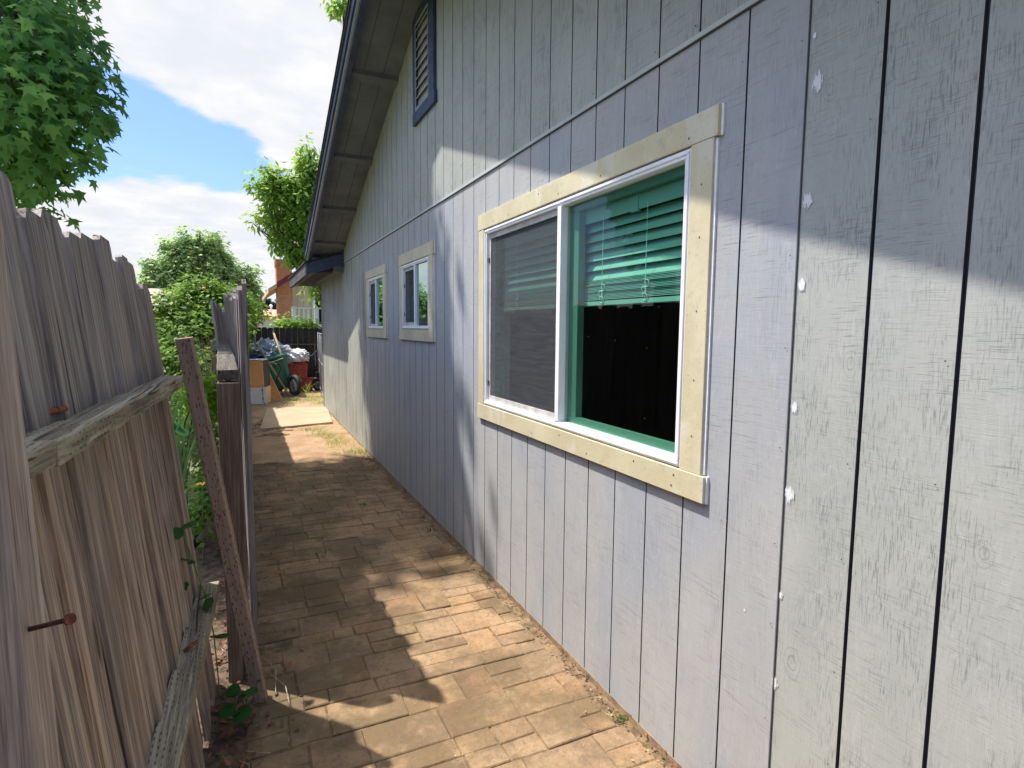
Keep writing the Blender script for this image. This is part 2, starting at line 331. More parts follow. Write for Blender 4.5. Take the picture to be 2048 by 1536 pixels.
def f_paver(t):
    c = t.coord(); r = t.island()
    a = t.mix(r, (.21, .125, .070), (.36, .23, .125)); r2 = t.math('FRACT', t.math('MULTIPLY', r, 7.31))
    a = t.mix(t.ramp(r2, .3, 1, 0, .45), a, (.23, .175, .125))
    n = t.noise(c, 4.5, 8, .7); a = t.mix(t.ramp(n, .40, .66, .0, .8), a, (.37, .255, .15))
    mo = t.noise(t.mapping(c, (1, 1, 1), loc=(4, 2, 0)), 2.1, 7, .68); a = t.mix(t.ramp(mo, .44, .60, 0, .72), a, (.12, .088, .050))
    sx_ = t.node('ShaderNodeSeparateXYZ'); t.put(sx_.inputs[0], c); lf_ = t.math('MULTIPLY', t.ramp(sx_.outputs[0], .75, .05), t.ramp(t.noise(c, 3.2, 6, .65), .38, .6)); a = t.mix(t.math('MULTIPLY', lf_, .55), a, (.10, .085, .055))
    a = t.mix(t.ramp(t.noise(t.mapping(c, (1, 1, 1), loc=(9, 1, 0)), 7.5, 7, .7), .56, .68, 0, .6), a, (.13, .085, .05))
    gr = t.noise(c, 46, 6, .7); a = t.mix(t.ramp(gr, .46, .70, 0, .6), a, (.13, .10, .065))
    sp = t.noise(c, 130, 2, .5); a = t.mix(t.ramp(sp, .71, .76, 0, .7), a, (.50, .42, .30))
    return a, t.bump(t.math('ADD', t.math('MULTIPLY', t.noise(c, 17, 7, .72), 1.4), t.math('MULTIPLY', gr, .7)), .9, .008)
M['paver'] = material('worn_brick_paver', f_paver, .92, spec=.15)
def f_dirt(t):
    c = t.coord(); n = t.noise(c, 2.2, 6, .65); a = t.mix(t.ramp(n, .35, .65), (.31, .195, .12), (.40, .29, .18))
    a = t.mix(t.ramp(t.noise(c, 30, 5, .7), .5, .7, 0, .55), a, (.20, .12, .07)); a = t.mix(t.ramp(t.noise(c, 90, 2), .66, .72), a, (.50, .40, .26))
    return a, t.bump(t.noise(c, 28, 6, .7), .8, .02)
M['dirt'] = material('dry_dirt', f_dirt, .97, spec=.1)
M['soil'] = mottled('dark_soil', (.05, .035, .025), (.14, .095, .06), 25, .97, .7)
M['joint'] = mottled('joint_soil', (.10, .07, .04), (.24, .165, .095), 18, .97, .5)
M['yard'] = mottled('yard_ground', (.10, .12, .05), (.22, .20, .10), .6, .97)
def f_slab(t):
    c = t.coord(); n = t.noise(c, 2.0, 6, .6); a = t.mix(t.ramp(n, .3, .7), (.35, .265, .18), (.42, .325, .225))
    a = t.mix(t.ramp(t.noise(c, 12, 5, .7), .52, .7, 0, .4), a, (.28, .21, .145)); return a, t.bump(t.noise(c, 50, 4), .4, .005)
M['slab'] = material('concrete_slab', f_slab, .9)
def f_brick(t):
    c = t.coord(); b = t.node('ShaderNodeTexBrick'); t.put(b.inputs['Vector'], t.mapping(c, (1, 1, 1), rot=(RAD(90), 0, 0)))
    b.inputs['Scale'].default_value = 5; b.inputs['Color1'].default_value = (.36, .13, .065, 1); b.inputs['Color2'].default_value = (.48, .21, .10, 1)
    b.inputs['Mortar'].default_value = (.40, .27, .18, 1); b.inputs['Mortar Size'].default_value = .02; return b.outputs[0]
M['brick'] = material('chimney_brick', f_brick, .9)
M['maroon'] = material('maroon_fascia', None, .6, (.16, .03, .05))
def f_beige(t):
    c = t.coord(); s_ = t.node('ShaderNodeSeparateXYZ'); t.put(s_.inputs[0], c)
    fr = t.math('FRACT', t.math('MULTIPLY', s_.outputs[0], 5)); return t.mix(t.ramp(fr, .04, .09), (.30, .24, .16), (.62, .54, .38))
M['beige'] = material('beige_board_siding', f_beige, .8)
M['white'] = mottled('white_paint', (.72, .76, .78), (.82, .84, .84), 3, .6)
M['tanroof'] = mottled('tan_shingle_roof', (.30, .25, .19), (.42, .36, .28), 9, .95, .4)
def f_terra(t):
    c = t.coord(); return t.mix(t.ramp(t.noise(t.mapping(c, (3, 1, 1)), 3, 4), .4, .6), (.55, .22, .13), (.68, .34, .21))
M['terra'] = material('terracotta_tiles', f_terra, .9)
M['stucco'] = mottled('pale_stucco', (.62, .56, .46), (.70, .64, .54), 2, .9)
M['particle'] = mottled('orange_particle_board', (.74, .37, .14), (.84, .46, .19), 30, .75)
M['particle_pale'] = mottled('pale_particle_board', (.72, .48, .22), (.82, .58, .30), 20, .75)
M['lam_white'] = mottled('scuffed_white_laminate', (.74, .73, .71), (.84, .83, .81), 5, .6)
M['lam_dark'] = mottled('dark_laminate', (.05, .045, .035), (.09, .08, .06), 8, .6)
M['green'] = mottled('green_plastic', (.010, .11, .075), (.014, .16, .105), 5, .4, spec=.5)
M['rubber'] = mottled('black_rubber', (.015, .015, .017), (.04, .04, .045), 12, .7)
M['red'] = mottled('red_plastic', (.32, .045, .04), (.42, .075, .06), 6, .5, spec=.4)
M['tarp_blue'] = mottled('blue_grey_tarp', (.20, .25, .31), (.36, .42, .48), 3, .5, .3, spec=.5)
M['tarp_white'] = mottled('white_tarp', (.62, .63, .66), (.85, .85, .86), 5, .5, .3, spec=.5)
M['bag'] = mottled('black_bag', (.012, .014, .02), (.035, .04, .05), 6, .35, .3, spec=.6)
M['steel'] = mottled('dull_steel', (.10, .10, .105), (.20, .205, .21), 14, .6, metal=.2)
M['pole'] = mottled('worn_wood_pole', (.24, .18, .10), (.42, .32, .18), 20, .7)
M['wire'] = material('pale_wire', None, .5, (.6, .62, .62))
M['twig'] = mottled('dry_twig', (.22, .16, .11), (.42, .33, .24), 30, .9)

# ------------------------------------------------------------------ setting: ground
G0 = -.055
def struct(o): o['kind'] = 'structure'; return o
struct(MB().add([(-300, -60, G0 - .03), (300, -60, G0 - .03), (300, 600, G0 - .03), (-300, 600, G0 - .03)], [(0, 1, 2, 3)]).build('ground', M['yard']))
def grid_sheet(name, x0, x1, y0, y1, z, m, step=.08, amp=.012, seed=1):
    nx, ny = int((x1 - x0) / step) + 1, int((y1 - y0) / step) + 1; rg = random.Random(seed)
    vs = [(x0 + (x1 - x0) * i / nx, y0 + (y1 - y0) * j / ny, z + (rg.uniform(-amp, amp) if 0 < i < nx and 0 < j < ny else -.015)) for j in range(ny + 1) for i in range(nx + 1)]
    fs = [(j * (nx + 1) + i, j * (nx + 1) + i + 1, (j + 1) * (nx + 1) + i + 1, (j + 1) * (nx + 1) + i) for j in range(ny) for i in range(nx)]
    return MB().add(vs, fs).build(name, m, smooth=True)
struct(grid_sheet('dirt_ground', -.35, 4.6, 6.88, 15.9, G0, M['dirt'], .1, .012))
struct(grid_sheet('soil_strip', -.42, -.01, -2.5, 12.2, G0 + .004, M['soil'], .05, .014, 3))
struct(MB().add([(-.06, -2.5, G0 - .007), (1.42, -2.5, G0 - .007), (1.42, 7.0, G0 - .007), (-.06, 7.0, G0 - .007)], [(0, 1, 2, 3)]).build('path_bed', M['joint']))
# brick paver path
rg = random.Random(11); P = MB(); y = -1.6
while y < 6.98:
    h = rg.choice([.10, .10, .20, .20, .15]) if y > 3.4 else rg.choice([.2, .2, .1, .2, .15])
    x = -.035 + rg.uniform(-.012, .012)
    while x < 1.275:
        wd = rg.choice([.2, .25, .3, .2, .15]) if h > .12 else rg.choice([.1, .2, .2, .3])
        if x + wd > 1.32: wd = 1.305 - x + rg.uniform(-.035, .015)
        if wd < .05: break
        parts = [(0, h)]
        if h == .2 and rg.random() < .3: parts = [(0, .1), (.1, .2)]
        for a, b in parts:
            if x < .14 < x + wd and y + a < 2.88 < y + b and wd < .27: continue
            g_ = rg.uniform(.0005, .0022); cz = G0 + rg.uniform(-.003, .003); tx, ty = rg.uniform(-.008, .008), rg.uniform(-.008, .008); bv = .004
            X0, X1, Y0, Y1 = x + g_, x + wd - rg.uniform(.0004, .002), y + a + g_, y + b - rg.uniform(.0004, .002)
            if rg.random() < .14: Y1 -= .006
            if rg.random() < .10: X1 -= .006
            j = lambda: rg.uniform(-.0035, .0035)
            zf = lambda xx, yy: cz + tx * (xx - X0) + ty * (yy - Y0)
            o_ = [(X0 + j(), Y0 + j()), (X1 + j(), Y0 + j()), (X1 + j(), Y1 + j()), (X0 + j(), Y1 + j())]
            mx_, my_ = (X0 + X1) / 2, (Y0 + Y1) / 2
            i_ = [(px + (bv if px < mx_ else -bv), py + (bv if py < my_ else -bv)) for px, py in o_]
            vs = [(px, py, cz - .04) for px, py in o_] + [(px, py, zf(px, py) - .004) for px, py in o_] + [(px, py, zf(px, py)) for px, py in i_]
            P.add(vs, [(8, 9, 10, 11)] + [(k, (k + 1) % 4, 4 + (k + 1) % 4, 4 + k) for k in range(4)] + [(4 + k, 4 + (k + 1) % 4, 8 + (k + 1) % 4, 8 + k) for k in range(4)])
        x += wd
    y += h
struct(P.build('path', M['paver']))
s_ = MB().prism([(.16, 9.25, G0 - .01), (1.24, 9.5, G0 - .01), (1.40, 11.45, G0 - .01), (.34, 11.55, G0 - .01)], (0, 0, .045)).build('slab', M['slab'], bevel=.008); struct(s_)

# ------------------------------------------------------------------ the house
WX = 1.35; RY = 4.55; PIT = .345
def soff(y): return 5.625 - PIT * RY - PIT * abs(y - RY)        # underside of the rake boards
house = thing('house', (WX, 5, G0), 'long grey board-sided house with navy roof edge filling the right side', 'house')
ZB = -.035; BZ = 2.43
openings = [(1.51, 3.29, 1.03, 2.09), (4.46, 5.315, 1.485, 2.063), (6.10, 6.91, 1.48, 2.055)]
def wall_section(name, y0, y1, z0, zt, m, gw=.007, gd=.008, phase=1.1, pitch=.2, xoff=0., deep=None):
    mb = MB(); gm = MB(); ks = [phase + pitch * k for k in range(-30, 80)]
    ks = [k for k in ks if y0 + .02 < k < y1 - .02]
    edges = [y0] + sorted(set([q for k in ks for q in (k - gw / 2, k + gw / 2)] + [q for o in openings for q in o[:2] if y0 < q < y1])) + [y1]
    top = zt if callable(zt) else (lambda yy: zt)
    X = WX + xoff
    for a, b in zip(edges[:-1], edges[1:]):
        if b - a < 1e-5: continue
        mid = (a + b) / 2; isg = any(abs(mid - k) < gw / 2 + 1e-6 for k in ks)
        zs = [z0]
        for (oa, ob, oz0, oz1) in openings:
            if oa < mid < ob and z0 < oz0 < top(mid): zs += [oz0, oz1]
        zs.append(None)
        for k in range(0, len(zs) - 1, 2):
            za = zs[k]; zb1, zb2 = (top(a), top(b)) if zs[k + 1] is None else (zs[k + 1],) * 2
            xx = X + gd if isg else X; tgt = gm if isg else mb
            tgt.add([(xx, a, za), (xx, b, za), (xx, b, zb2), (xx, a, zb1)], [(0, 3, 2, 1)])
            if isg:
                gm.add([(X, a, za), (X + gd, a, za), (X + gd, a, zb1), (X, a, zb1)], [(0, 1, 2, 3)])
                gm.add([(X, b, za), (X + gd, b, za), (X + gd, b, zb2), (X, b, zb2)], [(3, 2, 1, 0)])
            if zs[k] == z0 and not isg:
                mb.add([(X, a, z0), (X, b, z0), (X + .02, b, z0), (X + .02, a, z0)], [(0, 1, 2, 3)])
    mb.merge(gm); return mb.build(name, [m, M['groove']], house)
tag(wall_section('siding', -3, 1.1, ZB, lambda y_: min(BZ, 9), M['side_old'], gw=.010, gd=.012, phase=.7 - .004), 'old textured board siding nearest the camera')
tag(wall_section('siding', 1.1, 7.1, ZB, BZ, M['side_new'], gw=.0065, xoff=-.001), 'smooth primed siding around the windows')
tag(wall_section('siding', 7.1, 11.45, ZB, BZ, M['side_far'], gw=.006), 'stained siding at the far corner')
tag(wall_section('siding', -3, 8.75, BZ + .001, lambda y_: soff(y_) + .02, M['side_up'], gw=.0075, xoff=-.003), 'upper gable siding above the flashing')
MB().box(WX - .004, WX + .02, 1.0965, 1.1, ZB, BZ).build('groove', M['groove'], house)
MB().box(WX - .009, WX + .002, -3, 8.72, BZ - .007, BZ + .009).build('flashing', mottled('flashing_paint', (.40, .43, .42), (.46, .48, .46), 3, .6), house)
MB().box(WX - .009, WX + .002, 1.1, 8.7, BZ - .0115, BZ - .0071).build('groove', M['groove'], house)
MB().box(WX - .003, WX + .06, -3, 11.44, G0 - .08, ZB + .002).build('mudsill', M['mudsill'], house)
# far end wall, back body
MB().box(WX + .004, 8, 11.45, 11.6, G0 - .05, 2.5).build('end_wall', M['side_far'], house)
MB().box(WX - .012, WX + .05, 11.43, 11.475, ZB, 2.42).build('corner_trim', M['side_far'], house)
MB().box(7.9, 8, -3, 11.44, G0, 2.5).build('back_wall', M['side_old'], house)
MB().box(WX + .004, 8, -3.15, -3, G0 - .05, 2.5).build('end_wall', M['side_old'], house)
# roof: two slopes of the gable, ply, shingles
RT = .012
def slope_slab(x0, x1, za, zb, ya=-1.2, yb=9.05):
    mb = MB()
    for (p, q) in ((ya, RY), (RY, yb)):
        mb.hexa([(x0, p, soff(p) + za), (x1, p, soff(p) + za), (x1, q, soff(q) + za), (x0, q, soff(q) + za),
                 (x0, p, soff(p) + zb), (x1, p, soff(p) + zb), (x1, q, soff(q) + zb), (x0, q, soff(q) + zb)])
    return mb
gm = MB()
for gx in (1.035, 1.205):
    for (p, q) in ((-1.2, RY), (RY, 9.0)):
        gm.hexa([(gx, p, soff(p) - .001), (gx + .006, p, soff(p) - .001), (gx + .006, q, soff(q) - .001), (gx, q, soff(q) - .001),
                 (gx, p, soff(p) + .01), (gx + .006, p, soff(p) + .01), (gx + .006, q, soff(q) + .01), (gx, q, soff(q) + .01)])
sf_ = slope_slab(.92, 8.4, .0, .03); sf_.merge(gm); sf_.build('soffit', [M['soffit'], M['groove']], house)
slope_slab(.88, .92, -.075, .07).build('rake_fascia', M['navy'], house)
slope_slab(.862, .88, -.03, .075).build('rake_fascia', M['navy'], house)
slope_slab(.8615, .8795, -.036, -.0302).build('trim_edge', M['pale_edge'], house)  # thin pale strip along the lower edge of the outer trim
slope_slab(.848, .8618, .0, .085).build('rake_fascia', M['navy'], house)
slope_slab(.835, 8.4, .0855, .115).build('roof', M['shingle'], house)
slope_slab(.825, .90, .116, .13).build('shingle_edge', M['shingle'], house)
for yy in (3.2, 4.35, 5.491, 6.67, 7.712, 8.6):
    h = MB(); wd = .09
    for (x0, x1) in ((.92, WX),):
        h.hexa([(x0, yy - wd, soff(yy - wd) - .034), (x1, yy - wd, soff(yy - wd) - .034), (x1, yy, soff(yy) - .034), (x0, yy, soff(yy) - .034),
                (x0, yy - wd, soff(yy - wd)), (x1, yy - wd, soff(yy - wd)), (x1, yy, soff(yy)), (x0, yy, soff(yy))])
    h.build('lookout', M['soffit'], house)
    MB().box(.92, WX - .002, yy - wd - .004, yy - wd, soff(yy - wd) - .036, soff(yy - wd) + .004).build('lookout', M['lookout'], house)
# dark filler above the low eave, and the low eave itself (4:12 up toward the house)
def ez(x): return 2.262 + .30 * (x - .88)
MB().hexa([(.90, 8.98, ez(.90) + .02), (8, 8.98, ez(.90) + .3), (8, 12.2, ez(.90) + .3), (.90, 12.2, ez(.90) + .02),
           (.90, 8.98, ez(.90) + .04), (8, 8.98, ez(8) + .04), (8, 12.2, ez(8) + .04), (.90, 12.2, ez(.90) + .04)]).build('roof', M['shingle'], house)
MB().hexa([(.88, 8.96, ez(.88)), (2.2, 8.7, ez(2.2)), (2.2, 12.2, ez(2.2)), (.88, 12.2, ez(.88)),
           (.88, 8.96, ez(.88) + .02), (2.2, 8.7, ez(2.2) + .02), (2.2, 12.2, ez(2.2) + .02), (.88, 12.2, ez(.88) + .02)]).build('soffit', old_wood('bare_soffit', (.12, .11, .1), (.26, .24, .22), (.36, .33, .3), (.3, .24, .18), axis='y'), house)
MB().box(.84, .88, 9.0, 12.24, 2.25, 2.42).build('eave_fascia', M['navy_worn'], house)
MB().hexa([(.845, 8.94, 2.25), (WX, 8.74, 2.39), (WX, 8.78, 2.39), (.845, 8.998, 2.25),
           (.845, 8.94, 2.42), (WX, 8.74, 2.565), (WX, 8.78, 2.565), (.845, 8.998, 2.42)]).build('eave_fascia', M['navy'], house)
MB().hexa([(.82, 8.9, 2.421), (2.6, 8.65, 2.96), (2.6, 12.3, 2.96), (.82, 12.3, 2.421),
           (.82, 8.9, 2.436), (2.6, 8.65, 2.975), (2.6, 12.3, 2.975), (.82, 12.3, 2.436)]).build('shingle_edge', M['shingle'], house)
MB().box(1.22, 1.349, 8.76, 11.3, 2.30, 2.375).build('beam', M['soffit'], house)
MB().box(WX - .02, WX + .1, 8.72, 8.8, 2.37, 2.7).build('corner_trim', M['navy'], house)
# window builder ------------------------------------------------------
def rect_frame(mb, x0, x1, ya, yb, za, zb, t):
    mb.box(x0, x1, ya, yb, za, za + t); mb.box(x0, x1, ya, yb, zb - t, zb)
    mb.box(x0, x1, ya, ya + t, za + t, zb - t); mb.box(x0, x1, yb - t, yb, za + t, zb - t)
def window(label, ya, yb, za, zb, tyL, tyR, tzT, tzB, blinds, sidew, split, gm_):
    # near jamb is ya (camera side)
    win = MB(); F = .03
    rect_frame(win, WX - .012, WX + .05, ya, yb, za, zb, F); rect_frame(win, WX - .017, WX + .0, ya + .006, yb - .006, za + .006, zb - .006, .012)
    wo = tag(win.build('window', M['vinyl'], house, bevel=.003), label)
    th = .019; tb = MB(); ov = .018
    tb.box(WX - th, WX - .001, tyR - ov, tyL + .008, zb + .004, tzT)          # head
    tb.box(WX - th - .001, WX - .001, tyR - ov, tyL + .008, tzB, za - .004)   # sill board
    tb.box(WX - th + .002, WX - .001, tyR, ya - .003, za - .0035, zb + .0035); tb.box(WX - th + .002, WX - .001, yb + .003, tyL, za - .0035, zb + .0035)
    ck = MB(); ck.box(WX - .008, WX - .0005, tyR - .010, tyR - .0005, za, zb); ck.box(WX - .008, WX - .0005, tyR - ov - .010, tyR - ov - .0005, zb + .004, tzT)
    ck.box(WX - .010, WX - .0005, tyR - ov - .007, tyR - ov - .0005, tzB, za - .004)
    sub(ck.build('caulk', M['caulk'], None), wo)
    nh = MB(); rr = random.Random(int(ya * 10))
    for k in range(7):
        yy = tyR + (tyL - tyR) * (k + .3) / 7
        for zz_, x_ in ((tzT - .03, WX - th - .0006), (zb + .028, WX - th - .0006), (tzB + .025, WX - th - .0016), (za - .03, WX - th - .0016)):
            if rr.random() < .45: dot(nh, x_, yy + rr.uniform(-.05, .05), zz_, .0045)
    for k in range(5):
        zz_ = za + (zb - za) * (k + .5) / 5
        dot(nh, WX - th + .0014, tyR + sidew * .45, zz_ + rr.uniform(-.03, .03), .0035)
    tb.merge(nh); sub(tb.build('trim_board', [M['trim'], M['nailhead']], None, bevel=.002), wo)
    ym = ya + (yb - ya) * split
    fi = F
    mu = MB().box(WX - .014, WX + .045, ym - .017, ym + .017, za + fi, zb - fi); sub(mu.build('mullion', M['vinyl'], None, bevel=.002), wo)
    # near fixed lite
    gx = WX + (.022 if blinds else .004)
    sub(MB().add([(gx, ya + fi, za + fi), (gx, ym - .017, za + fi), (gx, ym - .017, zb - fi), (gx, ya + fi, zb - fi)], [(0, 3, 2, 1)]).build('glass', gm_, None), wo)
    sash = MB(); rect_frame(sash, WX + .034, WX + .058, ya + fi + .001, ym + .03, za + fi + .001, zb - fi - .001, .030)
    sash.box(WX + .036, WX + .07, ym - .095, ym - .02, za + fi + .032, zb - fi - .032)
    sub(sash.build('sash', M['vinyl_green'], None), wo)
    # far sliding lite behind screen
    sc = MB(); rect_frame(sc, WX + .004, WX + .016, ym + .018, yb - fi - .001, za + fi + .001, zb - fi - .001, .028); sub(sc.build('screen_frame', M['vinyl_dirty'], None), wo)
    sub(MB().add([(WX + .010, ym + .046, za + fi + .029), (WX + .010, yb - fi - .029, za + fi + .029), (WX + .010, yb - fi - .029, zb - fi - .029), (WX + .010, ym + .046, zb - fi - .029)], [(0, 3, 2, 1)]).build('screen', M['screen'], None), wo)
    sub(MB().add([(WX + .05, ym + .018, za + fi), (WX + .05, yb - fi, za + fi), (WX + .05, yb - fi, zb - fi), (WX + .05, ym + .018, zb - fi)], [(0, 3, 2, 1)]).build('glass', M['glass'], None), wo)
    for z_ in (za + .12, zb - .2): sub(MB().box(WX - .001, WX + .004, yb - fi - .018, yb - fi - .006, z_, z_ + .03).build('latch', M['rubber'], None), wo)
    # reveal and room
    rv = MB(); rect_frame(rv, WX + .06, WX + .16, ya - .02, yb + .02, za - .02, zb + .02, .024); sub(rv.build('reveal', M['vinyl'], None), wo)
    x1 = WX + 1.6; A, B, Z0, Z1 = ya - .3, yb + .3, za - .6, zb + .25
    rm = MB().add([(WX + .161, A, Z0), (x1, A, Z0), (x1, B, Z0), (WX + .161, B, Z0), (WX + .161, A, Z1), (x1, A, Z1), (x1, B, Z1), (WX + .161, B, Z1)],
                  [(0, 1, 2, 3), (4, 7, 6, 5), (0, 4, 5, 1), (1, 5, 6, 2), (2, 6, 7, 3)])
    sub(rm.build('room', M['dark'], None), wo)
    if blinds:
        bl = MB(); hd = MB(); top = zb - .05; n = 6; pitch = .043; z = top - .085; W = .05
        hd.box(WX + .075, WX + .125, ya + .02, yb - .05, top - .045, top + .01); hd.box(WX + .070, WX + .076, ya + .015, yb - .045, top - .07, top - .005)
        hd.box(WX + .066, WX + .08, ya + .38, ya + .43, top - .075, top)
        for k in range(n):
            ca, sa = math.cos(RAD(58)), math.sin(RAD(58)); c_ = (WX + .10, z)
            sgn = 1
            pts = [(c_[0] - W / 2 * ca, c_[1] - W / 2 * sa), (c_[0], c_[1] + .003), (c_[0] + W / 2 * ca, c_[1] + W / 2 * sa)]
            q = [(px, yy, pz) for yy in (ya + .02, yb - .05) for px, pz in pts] + [(px, yy, pz - .003) for yy in (ya + .02, yb - .05) for px, pz in pts]
            bl.add(q, [(0, 3, 4, 1), (1, 4, 5, 2), (6, 7, 10, 9), (7, 8, 11, 10), (0, 1, 7, 6), (1, 2, 8, 7), (0, 6, 9, 3)])
            z -= pitch
        z += .012
        rb = random.Random(5)
        for k in range(15):
            d1, d2 = rb.uniform(-.004, .004), rb.uniform(-.004, .004)
            bl.hexa([(WX + .073 + d1, ya + .02, z), (WX + .125 + d1, ya + .02, z + .004), (WX + .125 + d2, yb - .05, z + .004 + .0015 * math.sin(k)), (WX + .073 + d2, yb - .05, z),
                     (WX + .073 + d1, ya + .02, z + .0028), (WX + .125 + d1, ya + .02, z + .0068), (WX + .125 + d2, yb - .05, z + .0068 + .0015 * math.sin(k)), (WX + .073 + d2, yb - .05, z + .0028)])
            z -= .0058
        bl.box(WX + .070, WX + .128, ya + .02, yb - .05, z - .018, z)
        sub(bl.build('blind', M['blind'], None), wo); sub(hd.build('blind_headrail', M['blind'], None), wo)
        for yy in (ya + .32, ya + .62, yb - .3):
            cd = MB(); cd.tube([(WX + .067, yy, top - .05), (WX + .0665, yy, z)], .0012, 4)
            for q in range(3):
                cx_, cz_ = yy + .01 * math.sin(q * 2.2), z + .005 + .026 * q
                cd.tube([(WX + .066 - .002 * math.sin(a), cx_ + .014 * math.cos(a), cz_ + .014 * math.sin(a)) for a in np.linspace(0, 5.4, 12)], .0016, 4)
            sub(cd.build('cord', M['cord'], None), wo)
    return wo
def sub(o, parent):
    o.parent = parent; return o
def dot(mb, x, y, z, r, n=7, sx=1, sz=1):
    vs = [(x, y, z)] + [(x, y + r * sx * math.cos(2 * math.pi * k / n), z + r * sz * math.sin(2 * math.pi * k / n)) for k in range(n)]
    mb.add(vs, [(0, 1 + (k + 1) % n, 1 + k) for k in range(n)])
window('large sliding window with green blinds', 1.51, 3.29, 1.03, 2.09, 3.375, 1.408, 2.186, .936, True, .10, .485, M['glass'])
window('small sliding window nearer the large one', 4.46, 5.315, 1.485, 2.063, 5.405, 4.345, 2.165, 1.387, False, .10, .49, M['glass_small'])
window('small sliding window nearer the far corner', 6.10, 6.91, 1.48, 2.055, 7.01, 5.97, 2.15, 1.385, False, .10, .49, M['glass_small'])
# gable vent
v = tag(MB().box(WX + .002, WX + .01, 4.40, 4.76, 3.24, 3.92).build('vent', M['dark'], house), 'dark louvred gable vent')
fr = MB(); fr.box(WX - .03, WX - .004, 4.24, 4.84, 3.155, 3.245); fr.box(WX - .028, WX - .004, 4.26, 4.395, 3.2455, 4.0); fr.box(WX - .028, WX - .004, 4.765, 4.83, 3.2455, 4.0); fr.box(WX - .029, WX - .004, 4.396, 4.764, 3.915, 3.99)
sub(fr.build('vent_frame', M['navy'], None, bevel=.002), v)
lv = MB()
for k in range(9):
    z = 3.262 + k * .074
    lv.hexa([(WX - .026, 4.397, z), (WX - .0, 4.397, z + .035), (WX - .0, 4.763, z + .035), (WX - .026, 4.763, z), (WX - .026, 4.397, z + .012), (WX - .0, 4.397, z + .047), (WX - .0, 4.763, z + .047), (WX - .026, 4.763, z + .012)])
rect_frame(lv, WX - .027, WX - .02, 4.396, 4.764, 3.246, 3.914, .012)
sub(lv.build('louvre', mottled('louvre_paint', (.24, .27, .31), (.30, .33, .37), 8), None), v)
# filler patches smeared along the seam
def f_fill():
    m = bpy.data.materials.new('smeared_filler'); m.use_nodes = True; t = NT(m.node_tree); p = t.n['Principled BSDF']; p.inputs['Base Color'].default_value = (.66, .67, .70, 1); p.inputs['Roughness'].default_value = .9
    c = t.coord(); o_ = offs(t); ln = t.vmath('LENGTH', c).outputs['Value']
    nz = t.math('ADD', t.noise(t.mapping(c, (1, 1.3, .55), loc=o_), 2.4, 6, .65), t.math('MULTIPLY', t.noise(t.mapping(c, (1, 6, 1.4), loc=o_), 2, 3), .35))
    a_ = t.ramp(t.math('SUBTRACT', nz, t.math('MULTIPLY', ln, .52)), .20, .46); t.put(p.inputs['Alpha'], a_); return m
M['smear'] = f_fill(); rf = random.Random(4)
for (u_, v_, r_) in ((1630, 72, .010), (1636, 165, .026), (1616, 400, .024), (1604, 570, .018), (1590, 815, .016), (1580, 990, .024), (1562, 1190, .011), (1550, 1365, .018), (1490, 1220, .006), (1416, 12, .006)):
    d = pix_dir(u_, v_); s_ = WX / d.x; yy, zz_ = d.y * s_, CAMZ + d.z * s_; n = 20
    fp = MB(); fp.add([(0, 0, 0)] + [(0, math.cos(2 * math.pi * k / n), math.sin(2 * math.pi * k / n)) for k in range(n)], [(0, 1 + (k + 1) % n, 1 + k) for k in range(n)])
    o = fp.build('filler_patch', M['smear'], None); o.parent = house; o.scale = (1, r_ * .85, r_ * 1.25); o.location = Vector((WX - .0022, yy, zz_)) - Vector(house.location)
nl = MB()
for k in range(-2, 32):
    for j_ in range(9):
        if rf.random() < .55: dot(nl, WX - .0045, 1.1 + .2 * k + .018, .1 + .27 * j_ + rf.uniform(-.02, .02), .0022, 6)
        if rf.random() < .35 and 1.1 + .2 * k < 8: dot(nl, WX - .0065, 1.1 + .2 * k + .02, 2.47 + .1 * (j_ % 2), .003, 6)
tag(nl.build('nail_heads', M['nailhead'], house), 'small dark nail heads dotted over the siding', kind='stuff')

# ------------------------------------------------------------------ fences
def picket(parent, base, top, width, m, thick=.016, tw=0., rgn=random, ear=.02, name='picket', face=0.):
    b, tp = Vector(base), Vector(top); L = (tp - b).length; n = 10; vs = []; ph = rgn.uniform(0, 6); wa = rgn.uniform(.001, .004)
    prof = []
    for i in range(n + 1):
        s = i / n; wv = wa * math.sin(ph + s * 5); hw = width / 2 * (1 + .02 * math.sin(ph + 9 * s))
        if i == n: hw -= ear
        zz_ = L * s - (ear if i == n - 1 else 0) if i >= n - 1 else L * s
        if i == n - 1: zz_ = L - ear
        for sx, sy in ((-1, -1), (1, -1), (1, 1), (-1, 1)): vs.append((sx * thick / 2 + wv, sy * hw + wv, zz_ + (rgn.uniform(-.002, .002) if i == n else 0)))
    fs = [(0, 3, 2, 1), tuple(4 * n + k for k in range(4))]
    for i in range(n):
        for k in range(4): fs.append((4 * i + k, 4 * i + (k + 1) % 4, 4 * i + 4 + (k + 1) % 4, 4 * i + 4 + k))
    me = bpy.data.meshes.new(name); me.from_pydata(vs, [], fs); me.update(); me.materials.append(m)
    o = bpy.data.objects.new(name, me); C.collection.objects.link(o); o.parent = parent
    q = (tp - b).to_track_quat('Z', 'Y').to_matrix().to_4x4()
    zax = (tp - b).normalized(); yax = Vector((0, 1, 0)); yax = (yax - yax.dot(zax) * zax).normalized(); xax = yax.cross(zax)
    Rm = Matrix((xax, yax, zax)).transposed().to_4x4() @ Matrix.Rotation(tw, 4, 'Z') @ Matrix.Rotation(face, 4, 'Z')
    o.matrix_basis = Matrix.Translation(b - Vector(parent.location)) @ Rm
    return o
